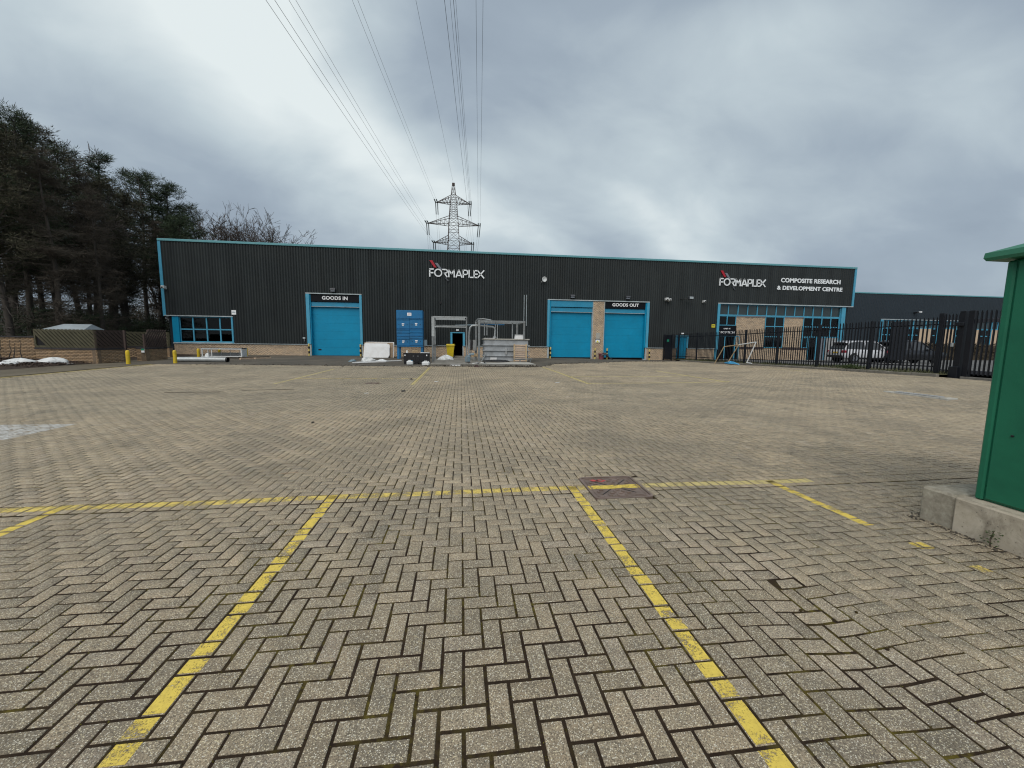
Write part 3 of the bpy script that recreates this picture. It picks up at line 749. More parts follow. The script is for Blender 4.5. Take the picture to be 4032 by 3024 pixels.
def window(parent, xs, zs, y, fr='blue_trim', w=.07, glass='glass', frame_depth=.09, post=True):
    """frame bars on every line of xs and zs; a pane in each cell"""
    win = empty('window', (0, 0, 0)); win.parent = parent
    for i, x in enumerate(xs):
        MB().box(x - w / 2, x + w / 2, y - frame_depth / 2, y + frame_depth / 2, zs[0] - w / 2, zs[-1] + w / 2, .006).build('mullion', MAT[fr], win)
    for z in zs:
        for i in range(len(xs) - 1):
            MB().box(xs[i] + w / 2 + .001, xs[i + 1] - w / 2 - .001, y - frame_depth / 2 + .006, y + frame_depth / 2 - .006, z - w / 2, z + w / 2, .005).build('transom', MAT[fr], win)
    for i in range(len(xs) - 1):
        for j in range(len(zs) - 1):
            gm = glass[j] if isinstance(glass, (list, tuple)) else glass
            MB().box(xs[i] + w / 2, xs[i + 1] - w / 2, y + .012, y + .02, zs[j] + w / 2, zs[j + 1] - w / 2).build('pane', MAT[gm], win)
    return win
# office window, left
MB().box(-21.72, -21.27, FD + .02, FD + .3, 1.16, 3.22, .01).build('corner_panel', MAT['blue_door'], WH)
window(WH, [-21.27, -20.35, -19.40, -18.45, -17.52], [1.30, 2.25, 3.19], FD + .18, w=.09)
MB().box(-21.72, -17.4, FD - .03, FD + .26, 1.16, 1.25, .01).build('sill', MAT['grey_trim'], WH)
MB().box(XL, -17.42, FD - .05, FD + .12, 3.22, 3.29, .005).build('soffit_trim', MAT['grey_trim'], WH)
MB().box(XL + .02, -17.5, FD + .08, FD + .55, 3.29, 3.34).build('soffit', MAT['cladding'], WH)
MB().box(-17.56, -17.44, FD - .04, FD + .24, 1.2, 3.22, .008).build('jamb', MAT['blue_trim'], WH)
MB().box(-21.1, -20.72, FD + .5, FD + .56, 1.35, 2.2).build('blind', MAT['room_wall'], WH)

# loading doors
def loading_door(x0, x1, zt, zb, sign=None, label=None, hatch=None):
    d = empty('loading_door', (0, 0, 0)); d.parent = WH
    n = 6; h = (4.18 - zb) / n; y = FD + .3
    for k in range(n):
        MB().box(x0, x1, y, y + .05, zb + k * h + .0015, zb + (k + 1) * h - .0015, .004).build('door_section', MAT['blue_door'], d)
    MB().box(x0, x1, y - .02, y + .02, zb - .06, zb - .004).build('bottom_seal', MAT['black_detail'], d)
    MB().box(x0, x1, FD + .12, y + .1, 4.2, 4.55, .01).build('header_panel', MAT['blue_header'], d)
    MB().box(x0, x1, FD + .10, y - .03, 4.165, 4.2, .005).build('header_lip', MAT['grey_trim'], d)
    if hatch: MB().box(hatch, hatch + .24, y - .012, y + .01, .72, .84, .004).build('handle_recess', MAT['black_detail'], d)
    return d
zgi = .31; zgo = .30
D1 = loading_door(-11.72, -8.02, 5.2, zgi, hatch=-11.38)
D2 = loading_door(7.62, 11.30, 5.2, zgo)
D3 = loading_door(12.38, 16.10, 5.2, zgo)
# jambs and lintels
for x0, x1 in ((-12.06, -11.80), (-8.03, -7.84)):
    MB().box(x0, x1, FD - .05, FD + .02, 1.2, 5.14, .01).build('jamb', MAT['blue_trim'], WH)
for x0, x1 in ((-11.80, -11.72), (-8.03, -7.95)): MB().box(x0, x1, FD + .02, FD + .33, .2, 5.14, .004).build('jamb', MAT['blue_door'], WH)
MB().box(-12.06, -7.84, FD - .06, FD + .02, 5.142, 5.22, .008).build('lintel', MAT['grey_trim'], WH)
for x0, x1 in ((7.30, 7.50), (16.22, 16.45)): MB().box(x0, x1, FD - .05, FD + .02, 1.2, 5.14, .01).build('jamb', MAT['blue_trim'], WH)
for x0, x1 in ((7.5, 7.62), (16.10, 16.22)): MB().box(x0, x1, FD + .02, FD + .33, .2, 5.14, .004).build('jamb', MAT['blue_door'], WH)
MB().box(7.30, 16.45, FD - .06, FD + .02, 5.142, 5.22, .008).build('lintel', MAT['grey_trim'], WH)
MB().box(7.62, 11.30, FD + .02, FD + .34, 4.60, 5.14, .01).build('header_panel', MAT['blue_header'], D2)
# steel cheeks of plinth ends beside the doors
for x0, x1 in ((-12.0, -11.74), (-8.0, -7.87), (7.36, 7.6), (16.12, 16.37)):
    MB().box(x0, x1, FD + .02, FD + .32, .1, 1.2, .006).build('cheek', MAT['grey_trim'], WH)
# brick pier between the two right doors
brickwork(WH, 11.36, 12.33, .12, 5.13, FD + .0, dep=.34)
MB().box(11.30, 11.36, FD + .02, FD + .34, .15, 5.13, .004).build('cheek', MAT['grey_trim'], WH)
MB().box(12.33, 12.38, FD - .01, FD + .34, .15, 5.13, .004).build('cheek', MAT['grey_trim'], WH)
MB().box(11.66, 12.0, FD - .012, FD + .01, 1.92, 2.45, .004).build('patch_panel', MAT['brick_dark' if 0 else 'slab_pale'], WH)
# exit door, open and dark
def side_frame(x0, x1, z1, m='blue_trim', wl=.16, wr=.18):
    MB().box(x0, x0 + wl, FD - .04, FD + .2, 1.2, z1 - .07, .01).build('door_jamb', MAT[m], WH)
    MB().box(x1 - wr, x1, FD - .04, FD + .2, 1.2, z1 - .07, .01).build('door_jamb', MAT[m], WH)
    MB().box(x0, x1, FD - .05, FD + .2, z1 - .07, z1, .01).build('door_head', MAT[m], WH)
side_frame(-.86, .34, 2.31)
MB().box(-.74, -.66, FD + .02, FD + .2, .2, 1.2).build('door_jamb', MAT['grey_trim'], WH)
MB().box(.14, .22, FD + .02, FD + .2, .2, 1.2).build('door_jamb', MAT['grey_trim'], WH)
MB().box(-.8, .3, FD + .25, FD + .9, .05, .34, .01).build('threshold', MAT['slab'], WH)
# fire door
side_frame(19.07, 20.3, 2.31)
fdoor = MB().box(19.24, 20.12, FD + .06, FD + .11, .28, 2.24, .006).build('fire_door', MAT['blue_door'], WH)
MB().box(19.3, 19.36, FD + .03, FD + .06, 1.2, 1.32).build('handle', MAT['steel'], fdoor)

# reception front
YR = FD + .22
MB().box(22.95, 23.18, FD - .05, YR + .1, 1.1, 5.22, .01).build('jamb', MAT['blue_trim'], WH)
MB().box(22.95, 23.12, FD + .0, YR + .1, .05, 1.1, .01).build('jamb', MAT['blue_trim'], WH)
MB().box(35.68, 36.08, FD + .02, YR + .15, .0, 5.2, .012).build('corner_panel', MAT['blue_trim'], WH)
MB().box(22.95, XR + .02, FD - .06, FD + .10, 5.20, 5.29, .008).build('soffit_trim', MAT['grey_trim'], WH)
MB().box(22.95, XR - .02, FD + .1, FD + .7, 5.29, 5.34).build('soffit', MAT['cladding'], WH)
cols13 = [23.18 + k * (35.68 - 23.18) / 13 for k in range(14)]
window(WH, cols13, [4.24, 5.19], YR, w=.085, glass='glass_light')
window(WH, [23.18, 24.08, 24.95], [3.32, 4.155], YR, w=.07)
brickwork(WH, 24.99, 27.90, 1.36, 4.10, YR - .02)
brickwork(WH, 29.88, 31.83, 1.36, 4.10, YR - .02)
for x0, x1 in ((25.45, 27.90), (29.88, 32.45)):
    brickwork(WH, x0, x1, 1.14, 1.35, YR - .035, m='brick_dark', mortar='cap_dark')
    brickwork(WH, x0, x1, -.05, 1.135, YR - .02)
brickwork(WH, 27.93, 29.85, -.05, 1.24, YR - .02)
for x0, x1 in ((24.97, 27.92), (29.86, 31.85)): MB().box(x0, x1, YR - .06, YR + .08, 4.10, 4.19).build('lintel', MAT['logo_grey'], WH)
window(WH, [27.95, 28.92, 29.83], [1.34, 2.33, 3.28, 4.155], YR, w=.07)
window(WH, [31.88, 32.83, 33.79, 34.74, 35.64], [2.36, 3.30, 4.155], YR, w=.08)
window(WH, [31.88, 32.46], [1.36, 2.28], YR, w=.06)
rd = empty('reception_door', (0, 0, 0)); rd.parent = WH
MB().box(32.5, 32.6, YR - .05, YR + .06, .2, 2.3, .006).build('door_post', MAT['blue_trim'], rd); MB().box(33.38, 33.5, YR - .05, YR + .06, .2, 2.3, .006).build('door_post', MAT['blue_trim'], rd); MB().box(34.32, 34.42, YR - .05, YR + .06, .2, 2.3, .006).build('door_post', MAT['blue_trim'], rd)
MB().box(32.5, 34.42, YR - .055, YR + .06, .1, .2, .006).build('door_rail', MAT['blue_trim'], rd)
MB().box(32.6, 33.38, YR + .01, YR + .02, .2, 2.3).build('pane', MAT['glass'], rd); MB().box(33.5, 34.32, YR + .01, YR + .03, .2, 2.3).build('door_leaf', MAT['logo_grey'], rd)
MB().box(34.42, 35.68, YR - .02, YR + .04, .1, 2.3, .006).build('infill_panel', MAT['box_grey'], WH)
# unit entrance under the sign
ent = empty('entrance_door', (0, 0, 0)); ent.parent = WH
for x in (23.22, 24.0, 24.98, 25.4):
    MB().box(x - .05, x + .05, YR - .05, YR + .05, .15, 2.3, .006).build('door_post', MAT['blue_trim'], ent)
MB().box(23.27, 23.95, YR + .01, YR + .02, .2, 2.3).build('pane', MAT['glass'], ent); MB().box(25.03, 25.35, YR + .01, YR + .02, .2, 2.3).build('pane', MAT['glass'], ent)
MB().box(23.2, 25.42, YR - .03, YR + .05, .08, .15).build('door_rail', MAT['blue_trim'], ent)
MB().box(23.2, 25.42, YR - .03, YR + .05, 2.3, 2.37).build('door_rail', MAT['blue_trim'], ent)

# ---- signs on the facade
s = empty('door_sign', (-9.9, FD, 4.57), label='black GOODS IN sign over the left loading door', cat='sign'); s.location = (0, 0, 0)
MB().box(-11.76, -8.0, FD + .03, FD + .09, 4.57, 5.13, .004).build('panel', MAT['sign_black'], s)
text_mesh('GOODS IN', -10.86, -8.92, 4.72, 5.0, FD + .03, MAT['sign_white'], s)
s = empty('door_sign', (0, 0, 0), label='black GOODS OUT sign over the rightmost loading door', cat='sign')
MB().box(12.39, 16.2, FD + .03, FD + .09, 4.57, 5.13, .004).build('panel', MAT['sign_black'], s)
text_mesh('GOODS OUT', 13.05, 15.46, 4.745, 5.03, FD + .03, MAT['sign_white'], s)
s = empty('reception_sign', (0, 0, 0), label='black UNIT H RECEPTION sign above the entrance door', cat='sign')
MB().box(23.16, 24.98, YR - .14, YR - .08, 2.36, 3.29, .004).build('panel', MAT['sign_black'], s)
text_mesh('UNIT H', 23.72, 24.36, 2.95, 3.06, YR - .14, MAT['sign_white'], s, depth=.01)
text_mesh('RECEPTION', 23.28, 24.80, 2.58, 2.76, YR - .14, MAT['sign_white'], s, depth=.01)
s = empty('wall_sign', (0, 0, 0), label='white COMPOSITE RESEARCH & DEVELOPMENT CENTRE lettering on dark wall', cat='sign')
text_mesh('COMPOSITE RESEARCH', 28.99, 35.13, 7.27, 7.67, FD - .005, MAT['logo_white'], s, depth=.04)
text_mesh('& DEVELOPMENT CENTRE', 28.66, 35.40, 6.60, 6.97, FD - .005, MAT['logo_white'], s, depth=.04)

def logo(ox, oz, W, label):
    """letters cut from strokes; 965 units wide, 140 high"""
    s = empty('logo_sign', (0, 0, 0), label=label, cat='sign')
    k = W / 965; w = 21
    def stroke(mb, segs, ww=w):
        for a, b in segs:
            a, b = Vector((a[0], a[1])), Vector((b[0], b[1])); d = (b - a).normalized(); nrm = Vector((-d.y, d.x)) * ww / 2
            q = [a - d * 0 + nrm, a - nrm, b - nrm, b + nrm]
            mb.prism([(p.x, p.y) for p in q], lambda x, z: (ox + x * k, FD - .012, oz + z * k), lambda x, z: (ox + x * k, FD - .075, oz + z * k))
    arc = lambda cx_, cy_, rx, ry, a0, a1, n=14: [(cx_ + rx * math.cos(R(a0 + (a1 - a0) * i / n)), cy_ + ry * math.sin(R(a0 + (a1 - a0) * i / n))) for i in range(n + 1)]
    chain = lambda p: [(p[i], p[i + 1]) for i in range(len(p) - 1)]
    L = [chain([(12, 0), (12, 130)]) + [((1.5, 129.5), (80, 129.5)), ((12, 68), (76, 68))],
         chain(arc(157, 70, 59, 59, 0, 360, 28)),
         [((226, 129), (290, 129))] + chain(arc(285, 100, 29, 29, 90, -90)) + [((286, 71), (262, 71)), ((258, 76), (312, 0))],
         [((340, 0), (340, 136)), ((433, 0), (433, 136)), ((336, 134), (388, 55)), ((437, 134), (385, 55))],
         [((464, 0), (517, 136)), ((568, 0), (513, 136)), ((486, 36), (546, 36))],
         [((592, 0), (592, 138)), ((592, 128), (640, 128)), ((592, 56), (640, 56))] + chain(arc(638, 92, 30, 36, 90, -90)),
         [((694, 0), (694, 138)), ((694, 10), (762, 10))],
         [((782, 0), (782, 138)), ((782, 128), (850, 128)), ((782, 68), (846, 68)), ((782, 10), (850, 10))],
         [((842, 132), (958, 0)), ((842, 6), (958, 138))]]
    for segs in L:
        mb = MB(); stroke(mb, segs); mb.build('letter', MAT['logo_white'], s)
    for nm, poly, m, d in (('red_bar', [(8, 277), (60, 277), (130, 158), (88, 160)], 'logo_red', .07), ('grey_bar', [(98, 236), (148, 236), (226, 128), (188, 128)], 'logo_grey', .05), ('dark_bar', [(268, -8), (300, -8), (345, -68), (318, -68)], 'logo_dark', .05)):
        MB().prism(poly, lambda x, z: (ox + x * k, FD - .012, oz + z * k), lambda x, z: (ox + x * k, FD - .012 - d, oz + z * k)).build(nm, MAT[m], s)
    return s
logo(-2.54, 6.75, 4.48, 'FORMAPLEX logo lettering with red bar above the middle of the facade')
logo(22.90, 6.80, 4.56, 'FORMAPLEX logo lettering with red bar beside the composite research lettering')

# small fittings on the wall
def wall_light(x, z, label):
    t = empty('wall_light', (x, FD, z), label=label, cat='lamp', group='bulkhead lights over the loading doors')
    MB().box(-.17, .17, -.06, .0, -.16, .16, .02).build('backplate', MAT['black_detail'], t)
    mb = MB(); mb.loft([[( -.19 * a, -.05 - .16 * b, .13 * c) for a, b, c in ((-1, 0, 1), (1, 0, 1), (1, 1, .55), (-1, 1, .55))], [(-.19 * a, -.05 - .16 * b, .13 * c) for a, b, c in ((-1, 0, -.1), (1, 0, -.1), (1, 1.25, -.1), (-1, 1.25, -.1))]])
    mb.build('hood', MAT['logo_dark'], t); MB().box(-.16, .16, -.2, -.06, -.17, -.03, .02).build('lens', MAT['logo_grey'], t)
wall_light(-9.98, 5.50, 'black bulkhead light above the GOODS IN sign')
wall_light(9.44, 5.52, 'black bulkhead light above the middle blue door')
wall_light(14.38, 5.54, 'black bulkhead light above the GOODS OUT sign')
def camera_box(x, z, label, m='white_plastic', s=1):
    t = empty('security_camera', (x, FD, z), label=label, cat='camera')
    MB().box(-.05, .05, -.12, 0, -.05, .05, .01).build('bracket', MAT[m], t)
    MB().box(-.08 * s, .08 * s, -.42, -.1, -.02, .14 * s, .02).build('housing', MAT[m], t); MB().box(-.05, .05, -.44, -.42, 0, .1).build('lens', MAT['black_detail'], t)
camera_box(-21.92, 5.24, 'white camera near the upper left corner of the facade', s=1.3)
camera_box(17.88, 5.37, 'white wall camera, left of the pair beside GOODS OUT', s=1.4); camera_box(18.16, 5.33, 'white wall camera, right of the pair beside GOODS OUT', s=1.2)
camera_box(21.42, 5.28, 'small camera under a dark hood left of reception', s=1.1)
t = empty('flood_light', (19.8, FD, 5.55), label='dark arm mounted floodlight right of the white cameras', cat='lamp')
MB().tube([(-.5, 0, -.05), (-.3, -.35, -.05), (.1, -.6, .02)], .03, 6).build('arm', MAT['black_detail'], t); MB().box(-.1, .32, -.75, -.5, -.12, .16, .03).build('lamp_head', MAT['logo_dark'], t)
MB().box(-.05, .27, -.76, -.75, -.07, .11).build('glass', MAT['grey_trim'], t)
t = empty('satellite_dish', (6.85, FD, 6.78), label='small white satellite dish on the dark facade', cat='dish')
mb = MB(); mb.lathe([(.02, 0), (.13, .02), (.20, .06), (.215, .085), (.20, .10), (.10, .05), (.02, .04)], n=20); o = mb.build('dish', MAT['white_plastic'], t, 40); o.location = (.05, -.28, .02); o.rotation_euler = (R(95), 0, R(14))
MB().tube([(-.15, 0, -.2), (-.15, -.2, -.2), (0, -.22, 0)], .025, 6).build('arm', MAT['steel'], t)
def small_sign(x, z, w, h, m, label, y=FD - .004, band=None):
    t = empty('notice', (x, y, z), label=label, cat='sign')
    MB().box(-w / 2, w / 2, -.02, 0, -h / 2, h / 2, .003).build('plate', MAT[m], t)
    if band: MB().box(-w * .36, w * .36, -.024, -.0205, -h * .12, h * .18).build('print', MAT[band], t)
small_sign(22.62, 3.22, .34, .28, 'yellow_sign', 'small yellow warning sign left of reception', band='logo_dark')
small_sign(-17.33, 3.58, .32, .34, 'sign_white', 'white square plate above the office window corner', band='grey_trim')
small_sign(-.28, 2.50, .22, .11, 'sign_white', 'tiny white plate over the open dark doorway')
small_sign(19.7, 2.50, .24, .11, 'sign_white', 'tiny white plate over the blue fire door')
t = empty('notice', (11.81, FD - .004, 1.73), label='framed yellow and white warning notice on the brick pier', cat='sign')
MB().box(-.22, .22, -.03, 0, -.16, .2, .006).build('frame', MAT['logo_dark'], t); MB().box(-.19, .19, -.036, -.031, -.13, .12).build('plate', MAT['sign_white'], t); MB().prism([(-.16, -.11), (.16, -.11), (.05, -.01), (0, .07), (-.05, -.01)], lambda x, z: (x, -.0365, z), lambda x, z: (x, -.041, z)).build('print', MAT['yellow_sign'], t)
def conduit(x, z0, z1, label):
    t = empty('conduit', (x, FD - .05, z0), label=label, cat='pipe')
    MB().tube([(0, 0, 0), (0, 0, z1 - z0)], .025, 8).build('pipe', MAT['grey_trim'], t, 50)
    for k in range(3): MB().box(-.04, .04, -.02, .06, .3 + k * (z1 - z0 - .6) / 2, .34 + k * (z1 - z0 - .6) / 2).build('clip', MAT['steel'], t)
conduit(5.28, 2.1, 5.5, 'long white vertical conduit, left of the two beside the tank'); conduit(5.49, 2.93, 5.52, 'shorter white vertical conduit, right of the two')
t = empty('wall_vent', (-1.65, FD, 4.7), label='small round black vent on the wall above the steel cage', cat='vent'); mb = MB(); mb.lathe([(.09, 0), (.10, .02), (.10, .05), (.06, .05), (.06, .03)], n=14); o = mb.build('ring', MAT['black_detail'], t); o.rotation_euler = (R(90), 0, 0); o.location = (0, -.0, 0)
t = empty('tap_box', (-12.3, FD, 1.68), label='small pale wall outlet left of the GOODS IN door', cat='outlet'); MB().box(-.09, .09, -.07, 0, -.06, .06, .015).build('body', MAT['grey_trim'], t); MB().tube([(0, -.05, -.05), (.04, -.07, -.2), (.02, -.03, -.3)], .018, 6).build('spout', MAT['steel'], t)

# ------------------------------------------------------------------ second warehouse, further back on the right
W2 = empty('warehouse', (38.5, 49.5, 0), label='more distant dark warehouse with blue framed windows behind the fence', cat='warehouse')
W2.location = (0, 0, 0); Y2 = 49.5
corrugated(W2, 38.5, 104, 5.46, 9.0, Y2, 'cladding_far', pitch=.25, depth=.04); corrugated(W2, 38.5, 60.0, .2, 5.46, Y2, 'cladding_far', pitch=.25, depth=.04)
MB().box(38.4, 104, Y2 - .06, Y2 + .3, 9.0, 9.17, .02).build('roof_capping', MAT['capping'], W2)
MB().box(38.5, 104, Y2 + .4, Y2 + 20, -.2, 8.98).build('shell_wall', MAT['dark_void'], W2)
MB().box(59.9, 60.35, Y2 - .05, Y2 + .3, .3, 5.46, .01).build('jamb', MAT['blue_trim'], W2)
MB().box(59.9, 104, Y2 - .06, Y2 + .1, 5.40, 5.50).build('soffit_trim', MAT['grey_trim'], W2)
xx = 60.35
tops = [60.35 + 1.06 * k for k in range(42)]
window(W2, tops[:30], [4.27, 5.36], Y2 + .16, w=.13, glass='glass_light')
k = 0
while xx < 90:
    window(W2, [xx, xx + 1.06, xx + 2.12], [1.3, 3.25, 4.2], Y2 + .16, w=.12)
    MB().box(xx + 2.2, xx + 4.16, Y2 + .12, Y2 + .3, 1.25, 4.2).build('wall_panel', MAT['slab_pale' if 0 else 'brick'], W2)
    xx += 4.24
MB().box(60.3, 104, Y2 + .1, Y2 + .35, .1, 1.25).build('wall_panel', MAT['brick'], W2)
t = empty('wall_light', (65.5, Y2, 6.45), label='small lit looking lamp on the far dark warehouse', cat='lamp'); MB().box(-.3, .1, -.5, 0, -.05, .1, .02).build('arm', MAT['black_detail'], t); MB().box(.0, .28, -.7, -.4, -.02, .18, .04).build('lamp_head', MAT['sign_white'], t)

# ------------------------------------------------------------------ palisade fence and gate
FX = 19.2
POST_Y = [32.66, 29.95, 27.2, 24.45, 21.7, 18.95, 16.22, 13.5]
def vz(y): return gzf(FX, y) + .10
fence = empty('palisade_fence', (FX, 13.5, 0), label='black steel palisade fence running from the building towards the gate', cat='fence')
fence.location = (0, 0, 0)
for y in POST_Y:
    w = .16 if y < 14 else .10
    MB().box(FX - w / 2, FX + w / 2, y - w / 2, y + w / 2, vz(y) - .25, vz(y) + (2.42 if y < 14 else 2.28), .006).build('post', MAT['fence_black'], fence)
def pale_mesh(h):
    mb = MB(); w = .034
    prof = lambda z, k: [(-.012, -w * k, z), (.0, -w * k * .4, z), (.0, w * k * .4, z), (-.012, w * k, z), (-.016, w * k, z), (-.004, w * k * .4, z), (-.004, -w * k * .4, z), (-.016, -w * k, z)]
    mb.loft([prof(0, 1), prof(h - .09, 1), prof(h, .18)])
    return mb.mesh('pale', MAT['fence_black'])
pm = pale_mesh(2.22)
for a, b in zip(POST_Y[:-1], POST_Y[1:]):
    for hz in (.28, 1.98):
        MB().bar((FX + .02, a, vz(a) + hz), (FX + .02, b, vz(b) + hz), .04, .045).build('rail', MAT['fence_black'], fence)
    n = 18
    for k in range(1, n):
        y = a + (b - a) * k / n
        o = bpy.data.objects.new('pale', pm); COL.objects.link(o); o.parent = fence; o.location = (FX - .02, y, vz(y) + .06); o.rotation_euler = (rng.normal(0, .006), 0, rng.normal(0, .05))
# short return to the wall with a solid gate leaf
wg = empty('side_gate', (FX - .9, 32.8, 0), label='narrow solid black gate leaf against the building wall with a small green notice', cat='gate'); wg.location = (0, 0, 0)
for x, y in ((17.93, 32.85), (18.24, 32.1)):
    MB().box(x - .05, x + .05, y - .05, y + .05, gzf(x, y) - .1, gzf(x, y) + 2.3, .006).build('post', MAT['fence_black'], wg)
MB().bar((17.97, 32.75, 1.28), (18.21, 32.18, 1.28), .03, 2.1).build('leaf', MAT['fence_black'], wg)
MB().bar((18.03, 32.56, 1.85), (18.11, 32.38, 1.85), .05, .2).build('notice', MAT['green_sign'], wg)
wf = empty('palisade_fence', (0, 0, 0), label='short black palisade return between the side gate and the long fence', cat='fence')
for k in range(7):
    o = bpy.data.objects.new('pale', pm); COL.objects.link(o); o.parent = wf; o.location = (18.34 + .125 * k, 32.15 + .075 * k, vz(32) + .04); o.rotation_euler = (0, 0, R(-60))
for hz in (.28, 1.98): MB().bar((18.26, 32.12, vz(32.2) + hz), (19.18, 32.64, vz(32.6) + hz), .04, .045).build('rail', MAT['fence_black'], wf)
gate = empty('sliding_gate', (FX, 12.8, 0), label='tall dark steel sliding gate half hidden behind the green cabinet', cat='gate'); gate.location = (0, 0, 0)
g0 = gzf(FX, 12.8)
MB().box(FX - .14, FX + .04, 12.70, 12.88, g0 - .1, g0 + 2.55, .008).build('gate_post', MAT['fence_black'], gate)
MB().box(FX - .16, FX + .02, 12.42, 12.60, g0 - .1, g0 + 2.55, .008).build('gate_post', MAT['fence_black'], gate)
MB().box(FX - .3, FX - .16, 12.64, 12.93, g0 - .05, g0 + .42, .01).build('guide_block', MAT['fence_black'], gate); MB().box(FX - .26, FX - .16, 12.66, 12.9, g0 + 1.98, g0 + 2.12, .01).build('guide_block', MAT['fence_black'], gate)
for z0, z1, m in ((.16, .30, 'gate_grey'), (2.08, 2.22, 'gate_grey')): MB().box(FX - .12, FX - .02, 5.0, 12.42, g0 + z0, g0 + z1, .008).build('rail', MAT[m], gate)
MB().box(FX - .2, FX + .04, 5.0, 12.6, g0 - .14, g0 + .05, .01).build('track', MAT['kerb'], gate)
gp = pale_mesh(2.42)
for k in range(56):
    o = bpy.data.objects.new('pale', gp); COL.objects.link(o); o.parent = gate; o.location = (FX - .12, 12.36 - k * .13, g0 + .12)
for k in range(5):
    o = bpy.data.objects.new('pale', gp); COL.objects.link(o); o.parent = gate; o.location = (FX - .02, 13.38 - k * .11, g0 + .06)
for hz in (.25, 2.0): MB().bar((FX, 13.45, g0 + hz), (FX, 12.85, g0 + hz), .04, .045).build('rail', MAT['fence_black'], gate)
MB().box(FX - .2, FX - .14, 12.94, 13.02, g0 + 1.18, g0 + 1.34, .01).build('lock', MAT['galv'], gate)
nb = empty('notice_board', (26.7, 20.9, 0), label='large solid black panel on legs standing behind the fence beside the dark car', cat='board'); nb.location = (0, 0, 0)
MB().box(26.2, 27.3, 20.85, 21.0, .72, 3.08, .01).build('panel', MAT['fence_black'], nb)
for x in (26.26, 27.18): MB().box(x, x + .08, 21.0, 21.08, .25, 3.0).build('leg', MAT['fence_black'], nb)

